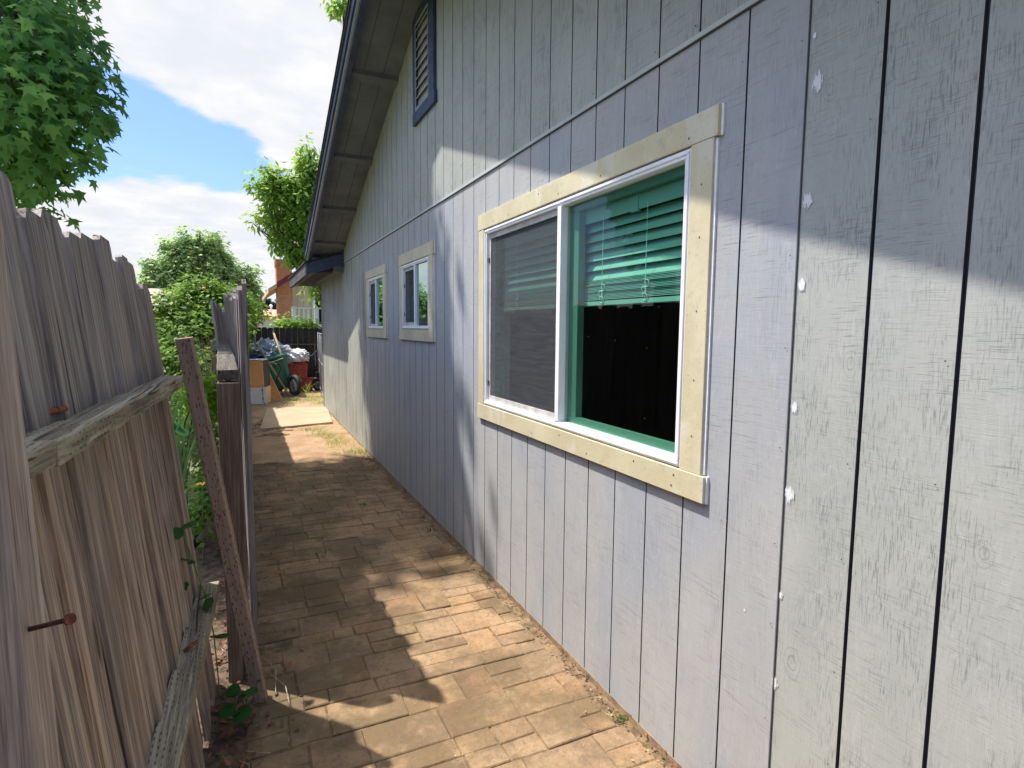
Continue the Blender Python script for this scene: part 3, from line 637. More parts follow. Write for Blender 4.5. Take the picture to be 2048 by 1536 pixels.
def beam(parent, name, a, b, wx, wz, m, top_lo=False, seed=0, bevel=.003):
    a, b = Vector(a), Vector(b); n = 14; mb = MB(); rr = random.Random(seed); vs = []
    for i in range(n + 1):
        p = a.lerp(b, i / n); e = .0025
        for sx, sz in ((0, 0), (1, 0), (1, 1), (0, 1)): vs.append((p.x + sx * wx + rr.uniform(-e, e), p.y, p.z + sz * wz + rr.uniform(-e, e)))
    fs = [(0, 1, 2, 3), (4 * n + 3, 4 * n + 2, 4 * n + 1, 4 * n)] + [(4 * i + k, 4 * i + 4 + k, 4 * i + 4 + (k + 1) % 4, 4 * i + (k + 1) % 4) for i in range(n) for k in range(4)]
    mb.add(vs, fs); return mb.build(name, m, parent, bevel=bevel)
rg = random.Random(21)
nf = thing('wooden_fence', (-.2, 1.3, G0), 'leaning grey picket fence panel nearest the camera with pale foreground post', 'fence')
def p1x(y, z): return -.165 - .05 * (2.6 - y) - .112 * z
y = 2.60; k = 0
wn = .138
while y > -1.3:
    wd = wn; wn = rg.choice([.138, .135, .14, .125]); dx = rg.choice([0, 0, .011, .006]) + rg.uniform(-.002, .002); ht = 1.69 + .07 * max(0, (2.6 - y)) ** .8 + rg.uniform(-.03, .035)
    if k == 0: ht = 1.655
    picket(nf, (p1x(y, 0) + dx - .008, y, G0 + (.03 if k else 0)), (p1x(y, ht) + dx - .008, y + .05 + rg.uniform(-.006, .006), ht), wd + .016, M['picket_near'], thick=.019, tw=rg.uniform(-.03, .05), rgn=rg, ear=rg.uniform(.01, .026))
    y -= (wd + wn) / 2; k += 1
y0, y1 = -1.0, 2.63
def rail(z, yn, yf, name='rail', seed=1, h=.04, off=0.):
    beam(nf, name, (p1x(yn, z) + .002, yn, z - h), (p1x(yf, z) + .002, yf, z - h), .078, h, M['rail'], seed=seed)
rail(1.30, 1.22, 2.64, seed=1, h=.045); rail(1.305, -1.0, 1.212, seed=2, h=.045)
rail(.42, 1.0, 2.66, seed=3); rail(.42, -1.0, .99, seed=5)
# foreground post (at the rail joint, in front of the rails)
pp = MB().hexa([(-.345, .84, G0), (-.222, .84, G0), (-.222, .93, G0), (-.345, .93, G0), (-.372, .84, 1.72), (-.27, .84, 1.72), (-.27, .93, 1.72), (-.372, .93, 1.72)])
pp.build('post', M['post_pale'], nf, bevel=.004)
d1 = Vector((-.258, .87, 1.122)); d2 = Vector((-.203, .825, 1.146))
nb = MB().tube([d1, d2], .0032, 8); no = nb.build('nail', M['rust_dark'], nf, smooth=True)
dd = (d2 - d1).normalized(); MB().tube([d2 - dd * .001, d2 + dd * .003], .007, 10).build('nail', M['rust'], nf)
MB().tube([(-.40, 1.42, 1.303), (-.375, 1.46, 1.318), (-.35, 1.50, 1.322)], [.004, .008, .006], 8).build('nail', M['rust'], nf, smooth=True)
MB().tube([(p1x(2.1, .42) + .02, 2.1, .425), (p1x(2.1, .42) + .06, 2.12, .44)], .006, 8).build('nail', M['rust'], nf)

mf = thing('wooden_fence', (-.05, 5, G0), 'weathered grey picket fence beyond the propped stake, running toward the junk pile', 'fence')
def p2x(y, z):
    s = max(0, min(1, (y - 2.9) / 2.2)); return -.008 + .012 - (.0 + .075 * s) * z
rg = random.Random(5); y = 2.80; k = 0; wn = .14
while y < 5.08:
    wd = wn; wn = rg.choice([.14, .135, .09]); ht = 1.665 + .02 * (y - 2.75) + rg.uniform(-.025, .03)
    dx = (k % 2) * -.013
    if k == 0: ht = 1.70
    picket(mf, (p2x(y, 0) + dx, y, G0 + .02), (p2x(y, ht) + dx, y, ht), wd, M['picket_mid'], thick=.018, tw=rg.uniform(-.04, .04), rgn=rg, ear=.02)
    y += (wd + wn) / 2 - .012; k += 1
def p3x(y, z): return -.035 - .115 * z - .02 * (y - 5.2) / 7
while y < 12.1:
    wd = rg.choice([.14, .138, .135]); ht = 1.69 + rg.uniform(-.025, .03)
    picket(mf, (p3x(y, 0), y, G0 + .02), (p3x(y, ht), y, ht), wd, M['picket_mid'], thick=.018, tw=rg.uniform(-.05, .05), rgn=rg, ear=.02)
    y += wd + rg.uniform(.0, .008)
MB().box(-.112, -.024, 2.68, 2.77, G0 - .1, 1.262).build('post', M['post'], mf, bevel=.004)
MB().box(-.20, -.11, 5.12, 5.21, G0 - .1, 1.28).build('post', M['post'], mf, bevel=.004)
for yy in (7.6, 10.0): MB().box(p3x(yy, .6) - .11, p3x(yy, .6) - .02, yy, yy + .09, G0 - .1, 1.35).build('post', M['post'], mf, bevel=.004)
beam(mf, 'rail', (-.110, 2.70, 1.272), (-.195, 5.15, 1.325), .084, .045, old_wood('shaded_grooved_rail', (.05, .045, .04), (.13, .12, .11), (.24, .22, .20), (.16, .13, .10), axis='y', bump=1.), seed=8)  # wood tones darkened to paint in the canopy's shade; grooves are its own
beam(mf, 'rail', (-.110, 2.78, .33), (-.13, 5.15, .33), .084, .04, M['rail'], seed=9)
for z in (.35, 1.3):
    beam(mf, 'rail', (p3x(5.2, z) - .055, 5.22, z), (p3x(12, z) - .055, 12, z), .044, .088, M['rail'], seed=int(z * 10))

bf = thing('wooden_fence', (.5, 15.6, G0), 'dark stained dog-eared board fence behind the junk pile', 'fence')
rg = random.Random(9); x = -2.6
while x < 5:
    wd = .135; o = picket(bf, (x, 15.6, G0), (x, 15.6, 1.47 + rg.uniform(-.012, .012)), wd, M['picket_dark'], rgn=rg, ear=.03, face=math.pi / 2)
    x += wd + .004
for z in (1.03, .3):
    b_ = MB().box(-2.6, 5, 15.50, 15.585, z, z + .038).build('rail', M['picket_dark'] if z < 1 else old_wood('dark_rail', (.05, .05, .045), (.11, .10, .09), (.17, .16, .14), (.1, .09, .08), axis='x'), bf, bevel=.003)

# leaning stake
st = thing('wooden_stake', (.012, 2.49, G0), 'brown incised pressure-treated stake leaning against the broken fence end', 'stake')
a = Vector((.012, 2.49, G0)); b = Vector((-.200, 2.42, 1.455)); L = (b - a).length
zax = (b - a).normalized(); yax = Vector((.25, 1, 0)); yax = (yax - yax.dot(zax) * zax).normalized(); xax = yax.cross(zax)
o = MB().box(-.026, .026, -.020, .020, 0, L).build('shaft', M['stick'], None, bevel=.003); o.parent = st
o.matrix_basis = Matrix((xax, yax, zax)).transposed().to_4x4()

# ------------------------------------------------------------------ foliage generators
STAR = np.array([(0, 0), (.16, .06), (.50, .02), (.28, .27), (.52, .62), (.19, .50), (0, 1.0), (-.19, .50), (-.52, .62), (-.28, .27), (-.50, .02), (-.16, .06)])
DIAM = np.array([(0, 0), (.26, .42), (0, 1), (-.26, .42)])
SLIM = np.array([(0, 0), (.14, .4), (0, 1), (-.14, .4)])
def leaves(name, pts, size, shape, m, parent=None, seed=0, upbias=.6, droop=.4, curl=.12, jit=.35, outward=None):
    r = np.random.default_rng(seed); n = len(pts); pts = np.asarray(pts)
    nrm = r.normal(size=(n, 3)); nrm /= np.linalg.norm(nrm, axis=1)[:, None]; nrm[:, 2] = np.abs(nrm[:, 2]); nrm += np.array([0, 0, upbias])
    if outward is not None: nrm += outward * .7
    nrm /= np.linalg.norm(nrm, axis=1)[:, None]
    d = r.normal(size=(n, 3)); d[:, 2] -= droop
    if outward is not None: d += outward * .8
    d -= (d * nrm).sum(1)[:, None] * nrm; d /= np.linalg.norm(d, axis=1)[:, None] + 1e-9
    s = np.cross(d, nrm); sz = size * (1 + jit * r.uniform(-1, 1, n))
    k = len(shape)
    X = shape[:, 0][None, :, None]; Y = shape[:, 1][None, :, None]
    V = pts[:, None, :] + sz[:, None, None] * (X * s[:, None, :] + Y * d[:, None, :] - curl * (Y ** 2 + 2 * X ** 2) * nrm[:, None, :])
    if k > 4:       # fan around a centre
        cen = pts + sz[:, None] * (.25 * d)
        V = np.concatenate([V, cen[:, None, :]], 1); kk = k + 1
        base = (np.arange(n) * kk)[:, None, None]
        tri = np.array([[k, i, (i + 1) % k] for i in range(k)])[None]
        F = (base + tri).reshape(-1); me = fast_mesh(name, V.reshape(-1, 3), F, 3)
    else:
        F = (np.arange(n * k)); me = fast_mesh(name, V.reshape(-1, 3), F, k)
    return link(name, me, m, parent)
def blob_points(blobs, n, seed, shell=.55, clumps=0, cr=.3):
    r = np.random.default_rng(seed); vol = np.array([b[1][0] * b[1][1] * b[1][2] for b in blobs]) ** .75; vol /= vol.sum()
    out = []; nn = []
    for (c, rad), f in zip(blobs, vol):
        k = max(3, int(n * f)); d = r.normal(size=(k, 3)); d /= np.linalg.norm(d, axis=1)[:, None]
        rr = (shell + (1 - shell) * r.uniform(0, 1, k) ** .6)
        if clumps:
            kc = max(2, int(k / clumps)); dc = r.normal(size=(kc, 3)); dc /= np.linalg.norm(dc, axis=1)[:, None]; rc = shell + (1 - shell) * r.uniform(0, 1, kc) ** .5
            idx = r.integers(0, kc, k); P = dc[idx] * rc[idx][:, None] * np.array(rad) + r.normal(size=(k, 3)) * cr * np.array([1, 1, .8])
        else: P = d * rr[:, None] * np.array(rad)
        out.append(P + np.array(c)); nn.append(P / (np.linalg.norm(P, axis=1)[:, None] + 1e-9))
    return np.concatenate(out), np.concatenate(nn)
def limbs(name, base, blobs, r0, m, parent, seed=0, split=.45):
    mb = MB(); rr = random.Random(seed); base = Vector(base)
    cen = Vector((0, 0, 0))
    for c, rad in blobs: cen += Vector(c)
    cen /= len(blobs)
    if abs(base.y - 18) < .1: cen.x = base.x
    fork = Vector((base.x + (cen.x - base.x) * .2, base.y + (cen.y - base.y) * .2, base.z + (cen.z - base.z) * split))
    topz = max(c[2] for c, r in blobs)
    mid = base.lerp(fork, .5) + Vector((rr.uniform(-.08, .08), rr.uniform(-.08, .08), 0))
    mb.tube([base, mid, fork, Vector((cen.x, cen.y, topz))], [r0, r0 * .8, r0 * .6, r0 * .15], 10)
    for c, rad in blobs:
        c = Vector(c); s = rr.uniform(.2, .8); st_ = fork.lerp(Vector((cen.x, cen.y, topz)), s * .6) if rr.random() < .6 else fork
        m1 = st_.lerp(c, .5) + Vector((rr.uniform(-.2, .2), rr.uniform(-.2, .2), rr.uniform(0, .3)))
        mb.tube([st_, m1, c], [r0 * .3, r0 * .18, r0 * .06], 6)
        for q in range(4):
            e = c + Vector([rr.uniform(-.75, .75) * rad[i] for i in range(3)]); mb.tube([m1.lerp(c, .4 + .15 * q), m1.lerp(e, .6) + Vector((0, 0, .1)), e], [r0 * .1, r0 * .06, r0 * .03], 5)
    return mb.build(name, m, parent, smooth=True)
def at(u, v, y):
    d = pix_dir(u, v); s = y / d.y; return (d.x * s, y, CAMZ + d.z * s)

# near sweetgum: crown at left, canopy over the path above the frame
tr = thing('sweetgum_tree', (-2.75, 6.3, G0), 'large sweetgum tree with dark star-shaped leaves overhanging the near fence at left', 'tree')
vis = []
for (u, v, y, rpx) in [(20, 60, 5.2, 110), (95, 120, 5.0, 90), (135, 190, 5.1, 72), (50, 210, 4.9, 105), (110, 270, 5.2, 75), (20, 310, 5.0, 90), (75, 322, 5.3, 42), (10, 395, 5.6, 42), (165, 120, 5.4, 45), (190, 240, 5.3, 38), (-70, 150, 5.5, 150), (-70, 330, 5.5, 130), (40, -60, 5.5, 110), (150, -70, 5.6, 60), (-30, 30, 6.3, 150), (90, 60, 5.9, 70)]:
    r_ = rpx / 215; vis.append((at(u, v, y), (r_, r_, r_ * .95)))
pts, nr = blob_points(vis, 5000, 3, .2)
leaves('crown', pts, .088, STAR, M['leaf_star'], tr, 4, outward=nr + np.array([.35, -.9, -.1]), upbias=.35, droop=.9)
sp = []
for (u0, v0, u1, v1, y) in [(120, 330, 128, 392, 5.2), (95, 420, 160, 452, 5.1), (180, 80, 212, 112, 5.3), (205, 205, 243, 208, 5.2), (60, 400, 130, 375, 5.2), (110, -10, 195, 15, 5.3), (190, 250, 215, 262, 5.2), (30, 440, 100, 440, 5.5), (150, 160, 215, 150, 5.2), (170, 215, 232, 230, 5.1), (150, 300, 190, 330, 5.2), (110, 345, 165, 330, 5.2), (150, 60, 200, 60, 5.3), (60, 395, 85, 440, 5.3)]:
    a_, b_ = Vector(at(u0, v0, y)), Vector(at(u1, v1, y))
    for q in range(9): sp.append(tuple(a_.lerp(b_, (q + .5) / 9) + Vector((random.uniform(-.03, .03), random.uniform(-.05, .05), random.uniform(-.03, .03)))))
leaves('crown', sp, .085, STAR, M['leaf_star'], tr, 6, droop=1.0)
# canopy high above the frame (it throws the shade across path and wall)
can = []
rgc = random.Random(3)
for k in range(34):
    gx = rgc.uniform(-.75, 2.7); gy = rgc.uniform(4.05, 6.55)                # where its shade lands on the ground plane
    z = rgc.uniform(7.2, 9.2); can.append(((gx - .40 * z, gy + .33 * z, z), (.5, .5, .38)))
for (gx, gy) in [(-.2, 3.9), (.7, 3.85), (1.6, 3.95), (2.3, 4.0), (-.3, 6.3), (.6, 6.35), (1.5, 6.45), (2.4, 6.3), (.4, 5.2), (1.4, 5.2), (2.3, 5.2), (2.7, 4.6), (-.6, 5.0), (1.0, 4.5), (1.0, 5.8), (1.9, 5.7), (1.9, 4.5)]:
    z = 8.1; can.append(((gx - .40 * z, gy + .33 * z, z), (.55, .55, .4)))
pts2, nr2 = blob_points(can, 11500, 8, .1); pts2 = pts2 + np.random.default_rng(2).normal(size=pts2.shape) * np.array([.16, .16, .3])
leaves('crown', pts2, .15, STAR, M['leaf_star'], tr, 9, upbias=1.2, droop=.3)
limbs('trunk', (-2.75, 6.3, G0), vis[:8] + can[::3], .2, M['bark'], tr, 2, .5)

# bright tree beyond the back fence, partly hidden by the roof
tb = thing('bright_green_tree', (2.9, 18, G0), 'tall bright yellow-green tree rising behind the roof edge above the brick chimney', 'tree')
bl = []
for (u, v, rpx) in [(612, 288, 7), (610, 306, 12), (618, 330, 20), (640, 350, 20), (541, 342, 13), (552, 362, 17), (590, 372, 22), (575, 390, 20), (612, 400, 34), (512, 368, 10), (530, 376, 12), (545, 392, 15), (560, 415, 22), (595, 440, 30), (640, 430, 40),
                    (522, 438, 12), (506, 446, 6), (545, 446, 13), (566, 466, 17), (600, 484, 26), (640, 500, 34), (560, 492, 12), (590, 506, 16), (610, 520, 16), (622, 572, 9), (634, 582, 9), (640, 600, 6), (700, 330, 44), (720, 450, 80), (740, 560, 70), (668, 5, 9), (680, 22, 9), (655, 0, 5), (700, 10, 18)]:
    r_ = rpx / 66; bl.append((at(u, v, 18), (r_, r_ * 1.2, r_)))
pts, nr = blob_points(bl, 24000, 5, .3, clumps=14, cr=.12)
leaves('crown', pts, .20, SLIM * np.array([1.3, 1]), M['leaf_light'], tb, 12, outward=nr, droop=1.0, upbias=.3)
limbs('trunk', (2.9, 18, G0), [q_ for q_ in bl if q_[0][2] < 7.5] + [((3.3, 18, 11), (.2, .2, .2))], .17, M['bark'], tb, 5, .4)

# round hazy tree far behind the shrub
tf = thing('round_tree', (-1.9, 31, G0), 'broad round pale-green tree in the distance above the citrus bush', 'tree')
bl = []
for (u, v, rpx) in [(395, 510, 34), (360, 530, 36), (430, 525, 32), (335, 555, 32), (385, 560, 50), (440, 560, 44), (470, 560, 30), (325, 590, 30), (370, 600, 50), (420, 600, 50), (475, 590, 30), (495, 570, 12), (350, 505, 16), (375, 490, 12), (405, 488, 12), (430, 500, 12), (308, 560, 12), (490, 610, 22)]:
    r_ = rpx / 39; bl.append((at(u, v, 31), (r_, r_ * 1.2, r_)))
for k in range(46):
    c_, r_ = random.choice(bl[:17]); a_ = random.uniform(-.4, 3.5); q_ = random.uniform(.14, .30)
    bl.append(((c_[0] + r_[0] * 1.12 * math.cos(a_), c_[1] - random.uniform(0, 1) * r_[0], c_[2] + r_[0] * 1.05 * math.sin(a_)), (q_, q_, q_ * 1.4)))
pts, nr = blob_points(bl, 36000, 6, .4, clumps=20, cr=.15)
leaves('crown', pts, .20, DIAM, M['leaf_far'], tf, 13, outward=nr, droop=.3)
limbs('trunk', (-1.9, 31, G0), bl, .3, M['bark'], tf, 6, .3)

# citrus bush on the neighbour's side
cb = thing('citrus_bush', (-.9, 11.5, G0), 'glossy green citrus bush with orange fruit behind the fence', 'bush')
bl = []
for (u, v, y, rpx) in [(u_, v_, y_ * 1.19, p_) for u_, v_, y_, p_ in [(345, 640, 10.5, 42), (400, 610, 11, 48), (450, 620, 11.5, 45), (430, 670, 10.5, 55), (370, 690, 10, 50), (480, 635, 12, 26), (500, 625, 12.6, 14), (420, 590, 11, 22), (380, 600, 11, 22), (470, 600, 12, 20), (330, 610, 10.5, 20), (420, 720, 10, 40), (500, 615, 12.6, 18), (330, 680, 10, 22), (520, 632, 12.9, 10), (445, 705, 11.5, 24), (400, 572, 11, 9), (465, 585, 11.8, 10), (350, 590, 10.8, 8)]]:
    r_ = rpx / (1120 / y); bl.append((at(u, v, y), (r_, r_, r_)))
pts, nr = blob_points(bl, 15000, 7, .45, clumps=9, cr=.085)
leaves('crown', pts, .105, DIAM, M['leaf_citrus'], cb, 14, outward=nr, upbias=.5)
limbs('trunk', (-.9, 11.5, G0), bl, .1, M['bark'], cb, 7, .2)
for (u, v, y) in [(424, 683, 11.6), (424, 700, 11.5), (515, 651, 14.7), (508, 652, 14.6), (408, 577, 12.5), (365, 690, 11), (440, 628, 12.6)]:
    c_ = Vector(at(u, v, y)); ff = MB(); r_ = .032
    for i in range(6):
        a_ = math.pi * i / 5
        for k in range(10): ff.v.append((c_.x + r_ * math.sin(a_) * math.cos(k * .6283), c_.y + r_ * math.sin(a_) * math.sin(k * .6283), c_.z + r_ * math.cos(a_)))
    ff.f += [(i * 10 + k, i * 10 + (k + 1) % 10, (i + 1) * 10 + (k + 1) % 10, (i + 1) * 10 + k) for i in range(5) for k in range(10)]
    ff.build('orange', M['orange'], cb, smooth=True)

def bush(name, label, blobs_px, base, n, size, m, seed, shape=DIAM, cat='bush', group=None, clumps=8, cr=.06, **kw):
    t_ = thing(name, base, label, cat, group); bl = []
    for (u, v, y, rpx) in blobs_px:
        r_ = rpx * y / 1120; bl.append((at(u, v, y), (r_, r_, r_)))
    pts, nr = blob_points(bl, n, seed, .3, clumps=clumps, cr=cr); leaves('foliage', pts, size, shape, m, t_, seed + 1, outward=nr, **kw)
    mb = MB(); rr = random.Random(seed)
    for c, r_ in bl: mb.tube([base, Vector(base).lerp(Vector(c), .6) + Vector((rr.uniform(-.05, .05), 0, .05)), c], [.012, .008, .004], 5)
    mb.build('stem', M['bark'], t_); return t_
bush('leafy_plant', 'sunlit bright green leafy plant seen through the gap between the fences, above the iris', [(400, 770, 6.0, 22), (425, 790, 6.2, 22), (415, 820, 6.3, 22), (390, 800, 6.0, 14)], (-.62, 6.2, G0), 1100, .075, M['leaf_bright'], 31)
bush('leafy_plant', 'low dark green plant with a yellow bloom at the foot of the fence gap', [(412, 985, 4.4, 22), (400, 1015, 4.3, 20), (420, 960, 4.6, 18), (385, 1040, 4.2, 22), (412, 870, 5.5, 24), (420, 920, 5.2, 20), (425, 900, 4.9, 18)], (-.38, 4.5, G0), 1500, .05, M['leaf_citrus'], 33)
bush('shrub', 'pale green shrub tip showing over the back fence, left of the balcony', [(570, 648, 17, 9), (582, 652, 17, 9), (562, 655, 17, 6)], (1.2, 17, G0), 500, .13, M['leaf_light'], 35, cr=.12)
bush('shrub', 'pale green shrub tip showing over the back fence, under the balcony', [(612, 648, 17, 8), (622, 655, 17, 7), (604, 655, 17, 6)], (1.8, 17.1, G0), 420, .13, M['leaf_light'], 37, cr=.12)
bush('dark_bush', 'dark leafy undergrowth filling the yard beneath the citrus bush', [(350, 740, 9.6, 40), (400, 745, 9.6, 45), (425, 745, 9.6, 32), (300, 735, 9.8, 40), (340, 800, 8.5, 40), (400, 850, 8.0, 40)], (-.9, 9.4, G0), 4500, .08, M['leaf_citrus'], 39)
# yellow bloom + white blooms
yf = thing('yellow_flower', at(405, 970, 4.15), 'yellow flower blooming low in the gap between the fences', 'flower')
mb = MB()
for k in range(7):
    a_ = k * .9; p = Vector(yf.location); mb.add([p, p + Vector((.03 * math.cos(a_), .02 * math.sin(a_), .015)), p + Vector((.05 * math.cos(a_ + .3), .04 * math.sin(a_ + .3), .005)), p + Vector((.03 * math.cos(a_ + .6), .02 * math.sin(a_ + .6), .012))], [(0, 1, 2, 3)])
mb.build('petals', M['flower'], yf); MB().tube([Vector(yf.location), Vector(yf.location) - Vector((.02, 0, .6))], .003, 5).build('stem', M['blade'], yf)
# iris clump
def blade_clump(name, label, base, n, hmin, hmax, wd, m, spread, seed, cat='plant'):
    t_ = thing(name, base, label, cat); rr = random.Random(seed); mb = MB()
    for k in range(n):
        a_ = rr.uniform(0, 6.28); h = rr.uniform(hmin, hmax); b_ = Vector(base) + Vector((rr.uniform(-.06, .06), rr.uniform(-.1, .1), 0)); d_ = Vector((math.cos(a_), math.sin(a_), 0)); s_ = Vector((-d_.y, d_.x, 0)) if rr.random() < .5 else Vector((1, 0, 0))
        prev = None; sp_ = rr.uniform(.1, 1) * spread
        vs = []
        for i in range(6):
            q = i / 5; p = b_ + d_ * sp_ * q * q + Vector((0, 0, h * q * (1 - .15 * q * sp_))); w_ = wd * (1 - q ** 2) + .001
            vs += [p - s_ * w_, p + s_ * w_]
        mb.add(vs, [(2 * i, 2 * i + 1, 2 * i + 3, 2 * i + 2) for i in range(5)])
    mb.build('blades', m, t_); return t_
blade_clump('iris_plant', 'tall clump of sword-shaped iris leaves in the gap behind the stake', (-.50, 4.9, G0), 34, .6, 1.12, .014, M['blade'], .35, 3)
blade_clump('iris_plant', 'spiky iris leaves beside the end of the leaning fence', (-.78, 6.6, G0), 30, .8, 1.28, .013, M['blade'], .5, 4)
# bare twiggy plant
tw = thing('bare_shrub', at(425, 790, 7), 'pale bare twiggy stems in front of the dark bush', 'shrub')
mb = MB(); rr = random.Random(3)
for k in range(9):
    u1, v1 = 395 + k * 7, 672 + rr.uniform(-8, 22); a_, b_ = Vector(at(425, 790, 7)), Vector(at(u1, v1, 7)); m_ = a_.lerp(b_, .55) + Vector((rr.uniform(-.06, .06), 0, 0))
    mb.tube([a_, m_, b_], [.006, .005, .003], 5); mb.tube([m_, b_ + Vector((rr.uniform(-.08, .08), 0, -.03))], [.004, .002], 5)
mb.build('stems', M['twig'], tw)
# vine on the near fence
vn = thing('vine', at(430, 1160, 2.5), 'thin green vine with round leaves climbing the near fence end', 'vine')
vp = [at(440, 1390, 2.45), at(428, 1270, 2.45), at(412, 1195, 2.42), at(385, 1120, 2.38), at(365, 1060, 2.36)]
MB().tube(vp, .0025, 5).build('stem', M['blade'], vn)
hexl = np.array([(0, 0), (.38, .08), (.55, .45), (.3, .85), (0, 1), (-.3, .85), (-.55, .45), (-.38, .08)])
lp = [at(u, v, y) for u, v, y in [(360, 1055, 2.34), (375, 1045, 2.36), (352, 1103, 2.33), (378, 1118, 2.36), (388, 1122, 2.37), (367, 1165, 2.36), (406, 1198, 2.40), (418, 1195, 2.40), (432, 1270, 2.44), (440, 1268, 2.44), (340, 860, 2.75), (378, 865, 2.75), (360, 850, 2.75)]]
for k_, p_ in enumerate(lp): leaves('leaf', [p_], .045, hexl, M['leaf_ivy'], vn, 3 + k_, upbias=.2, droop=.9, curl=.05)
gv = thing('ground_plant', at(470, 1420, 2.3), 'dark-leaved weed growing at the foot of the fence beside the stake', 'weed')
for k_, p_ in enumerate([at(u, v, 2.3) for u, v in [(462, 1395), (480, 1388), (472, 1405), (455, 1408), (488, 1395), (470, 1425), (482, 1420), (460, 1425)]]): leaves('leaf', [p_], .06, hexl, M['leaf_ivy'], gv, 5 + k_, upbias=1.2, droop=.1)
MB().tube([at(470, 1440, 2.3), at(472, 1400, 2.3)], .003, 5).build('stem', M['blade'], gv)

# ------------------------------------------------------------------ stuff on the ground
r = np.random.default_rng(5)
def scatter(name, n, fx, size, shape, m, seed, z=G0 + .008, **kw):
    p = np.array([fx(r) for _ in range(n)]); pts = np.column_stack([p[:, 0], p[:, 1], z + r.uniform(0, .018, n)])
    return tag(leaves(name, pts, size, shape, m, None, seed, **kw), kind='stuff')
tag(scatter('leaf_litter', 1500, lambda r: (r.normal(-.10, .05), r.uniform(.8, 9)), .032, DIAM, M['litter'], 41, upbias=1.5, droop=0), 'brown dead leaves and litter along the fence foot', 'leaf litter')
tag(scatter('dry_clippings', 3400, lambda r: (lambda y_: (min(1.33, .95 + .14 * (y_ - 7) * 0 + abs(r.normal(0, .2))) if y_ < 9.4 else r.uniform(.4, 1.9), y_))(r.choice([r.uniform(6.9, 9.4), r.uniform(11.5, 15.2)])), .05, SLIM * .5 * np.array([.5, 2]), M['dry'], 43, upbias=1.0, droop=0), 'yellow dry grass clippings on the far dirt', 'dry grass')
def blades_stuff(name, label, spots, m, h, n, seed):
    rr = np.random.default_rng(seed); V = []
    for (x, y, sr) in spots:
        for k in range(n):
            b = np.array([x + rr.normal(0, sr), y + rr.normal(0, sr * 1.3), G0]); a = rr.uniform(0, 6.28); d = np.array([math.cos(a), math.sin(a), 0]); s = np.array([-d[1], d[0], 0]) * .0035; hh = h * rr.uniform(.4, 1)
            tp = b + d * hh * .6 + np.array([0, 0, hh]); V += [b - s, b + s, tp]
    me = fast_mesh(name, np.array(V), np.arange(len(V)), 3); o = link(name, me, m); return tag(o, label, 'grass', kind='stuff')
sp = [(.95, 8.6, .09), (.85, 9.0, .07), (1.1, 7.9, .1), (1.25, 7.2, .06), (1.05, 8.3, .08), (.8, 12.3, .1), (1.25, 12.6, .12), (1.3, 13.2, .15), (1.45, 13.8, .2), (1.1, 13.6, .2), (1.5, 14.5, .2), (1.2, 14.4, .2), (1.35, 12.2, .08), (.7, 12.9, .12), (1.5, 13.2, .1), (1.0, 12.8, .12), (1.3, 12.9, .12)]
blades_stuff('grass', 'patches of short green grass on the far dirt', sp, M['grass'], .07, 110, 7)
sp = [(1.24, 4.15, .02), (1.3, 6.75, .03), (1.28, 5.6, .02), (.44, 4.0, .03), (-.02, 3.4, .02), (.0, 4.9, .03), (1.31, 1.78, .012), (.9, 5.0, .02), (.02, 5.7, .04), (-.01, 6.2, .04)]
blades_stuff('weeds', 'tiny weeds sprouting between the path bricks', sp, leafmat('weed_blade', (.07, .14, .03), (.16, .24, .06)), .04, 26, 8)
tag(scatter('path_debris', 200, lambda r: (r.uniform(0, 1.28) ** 1.0, r.uniform(.9, 7)), .008, DIAM, M['dry'], 47, upbias=1.6, droop=0), 'tiny straw bits and crumbs scattered on the path', 'debris')
tag(scatter('path_litter', 160, lambda r: (abs(r.normal(0, .09)) - .02, r.uniform(.9, 6)), .03, DIAM, M['litter'], 48, upbias=1.6, droop=0), 'dead leaf scraps along the left path edge', 'leaf litter')
tag(scatter('wall_litter', 600, lambda r: (r.uniform(1.285, 1.345), r.uniform(.7, 7)), .016, DIAM, M['litter'], 49, upbias=1.6, droop=0), 'crumbs of soil and dead leaf along the wall base', 'leaf litter')
tag(scatter('wall_crumbs', 260, lambda r: (1.32 - abs(r.normal(0, .045)), r.uniform(.7, 7)), .012, DIAM, M['dry'], 50, z=G0 + .001, upbias=1.6, droop=0), 'pale grit and straw along the wall base', 'debris')
# twigs
def twigs(name, label, lines, rad, m):
    t_ = thing(name, lines[0][0], label, 'twigs'); mb = MB()
    for l in lines: mb.tube(l, rad, 5)
    mb.build('stick', m, t_); return t_
rr = random.Random(8)
lines = [[(.06, 9.3, G0 + .01), (.12, 9.9, G0 + .03), (.30, 10.4, G0 + .015)]]
for k in range(12):
    x, y_ = rr.uniform(.02, .3), rr.uniform(8.7, 9.9); a_ = rr.uniform(-.7, .7); lines.append([(x, y_, G0 + .01), (x + .15 * math.cos(a_), y_ + .15 * math.sin(a_), G0 + .03), (x + .34 * math.cos(a_ + .2), y_ + .34 * math.sin(a_ + .2), G0 + .01)])
twigs('twig_pile', 'small pile of pruned twigs by the concrete slab', lines, .007, M['twig'])
lines = [[(.02 + q, 2.3 + w_, G0 + .012), (.02 + q * .6 + .03, 2.45 + w_, G0 + .03), (q * .5, 2.62 + w_, G0 + .01)] for q, w_ in ((.05, .2), (.1, .05))]
for k in range(16):
    x, y_ = rr.uniform(-.17, -.03), rr.uniform(1.7, 3.4); a_ = rr.uniform(-3, 3); lines.append([(x, y_, G0 + .01), (x + .05 * math.cos(a_), y_ + .05 * math.sin(a_), G0 + .02), (x + .1 * math.cos(a_ + .3), y_ + .1 * math.sin(a_ + .3), G0 + .01)])
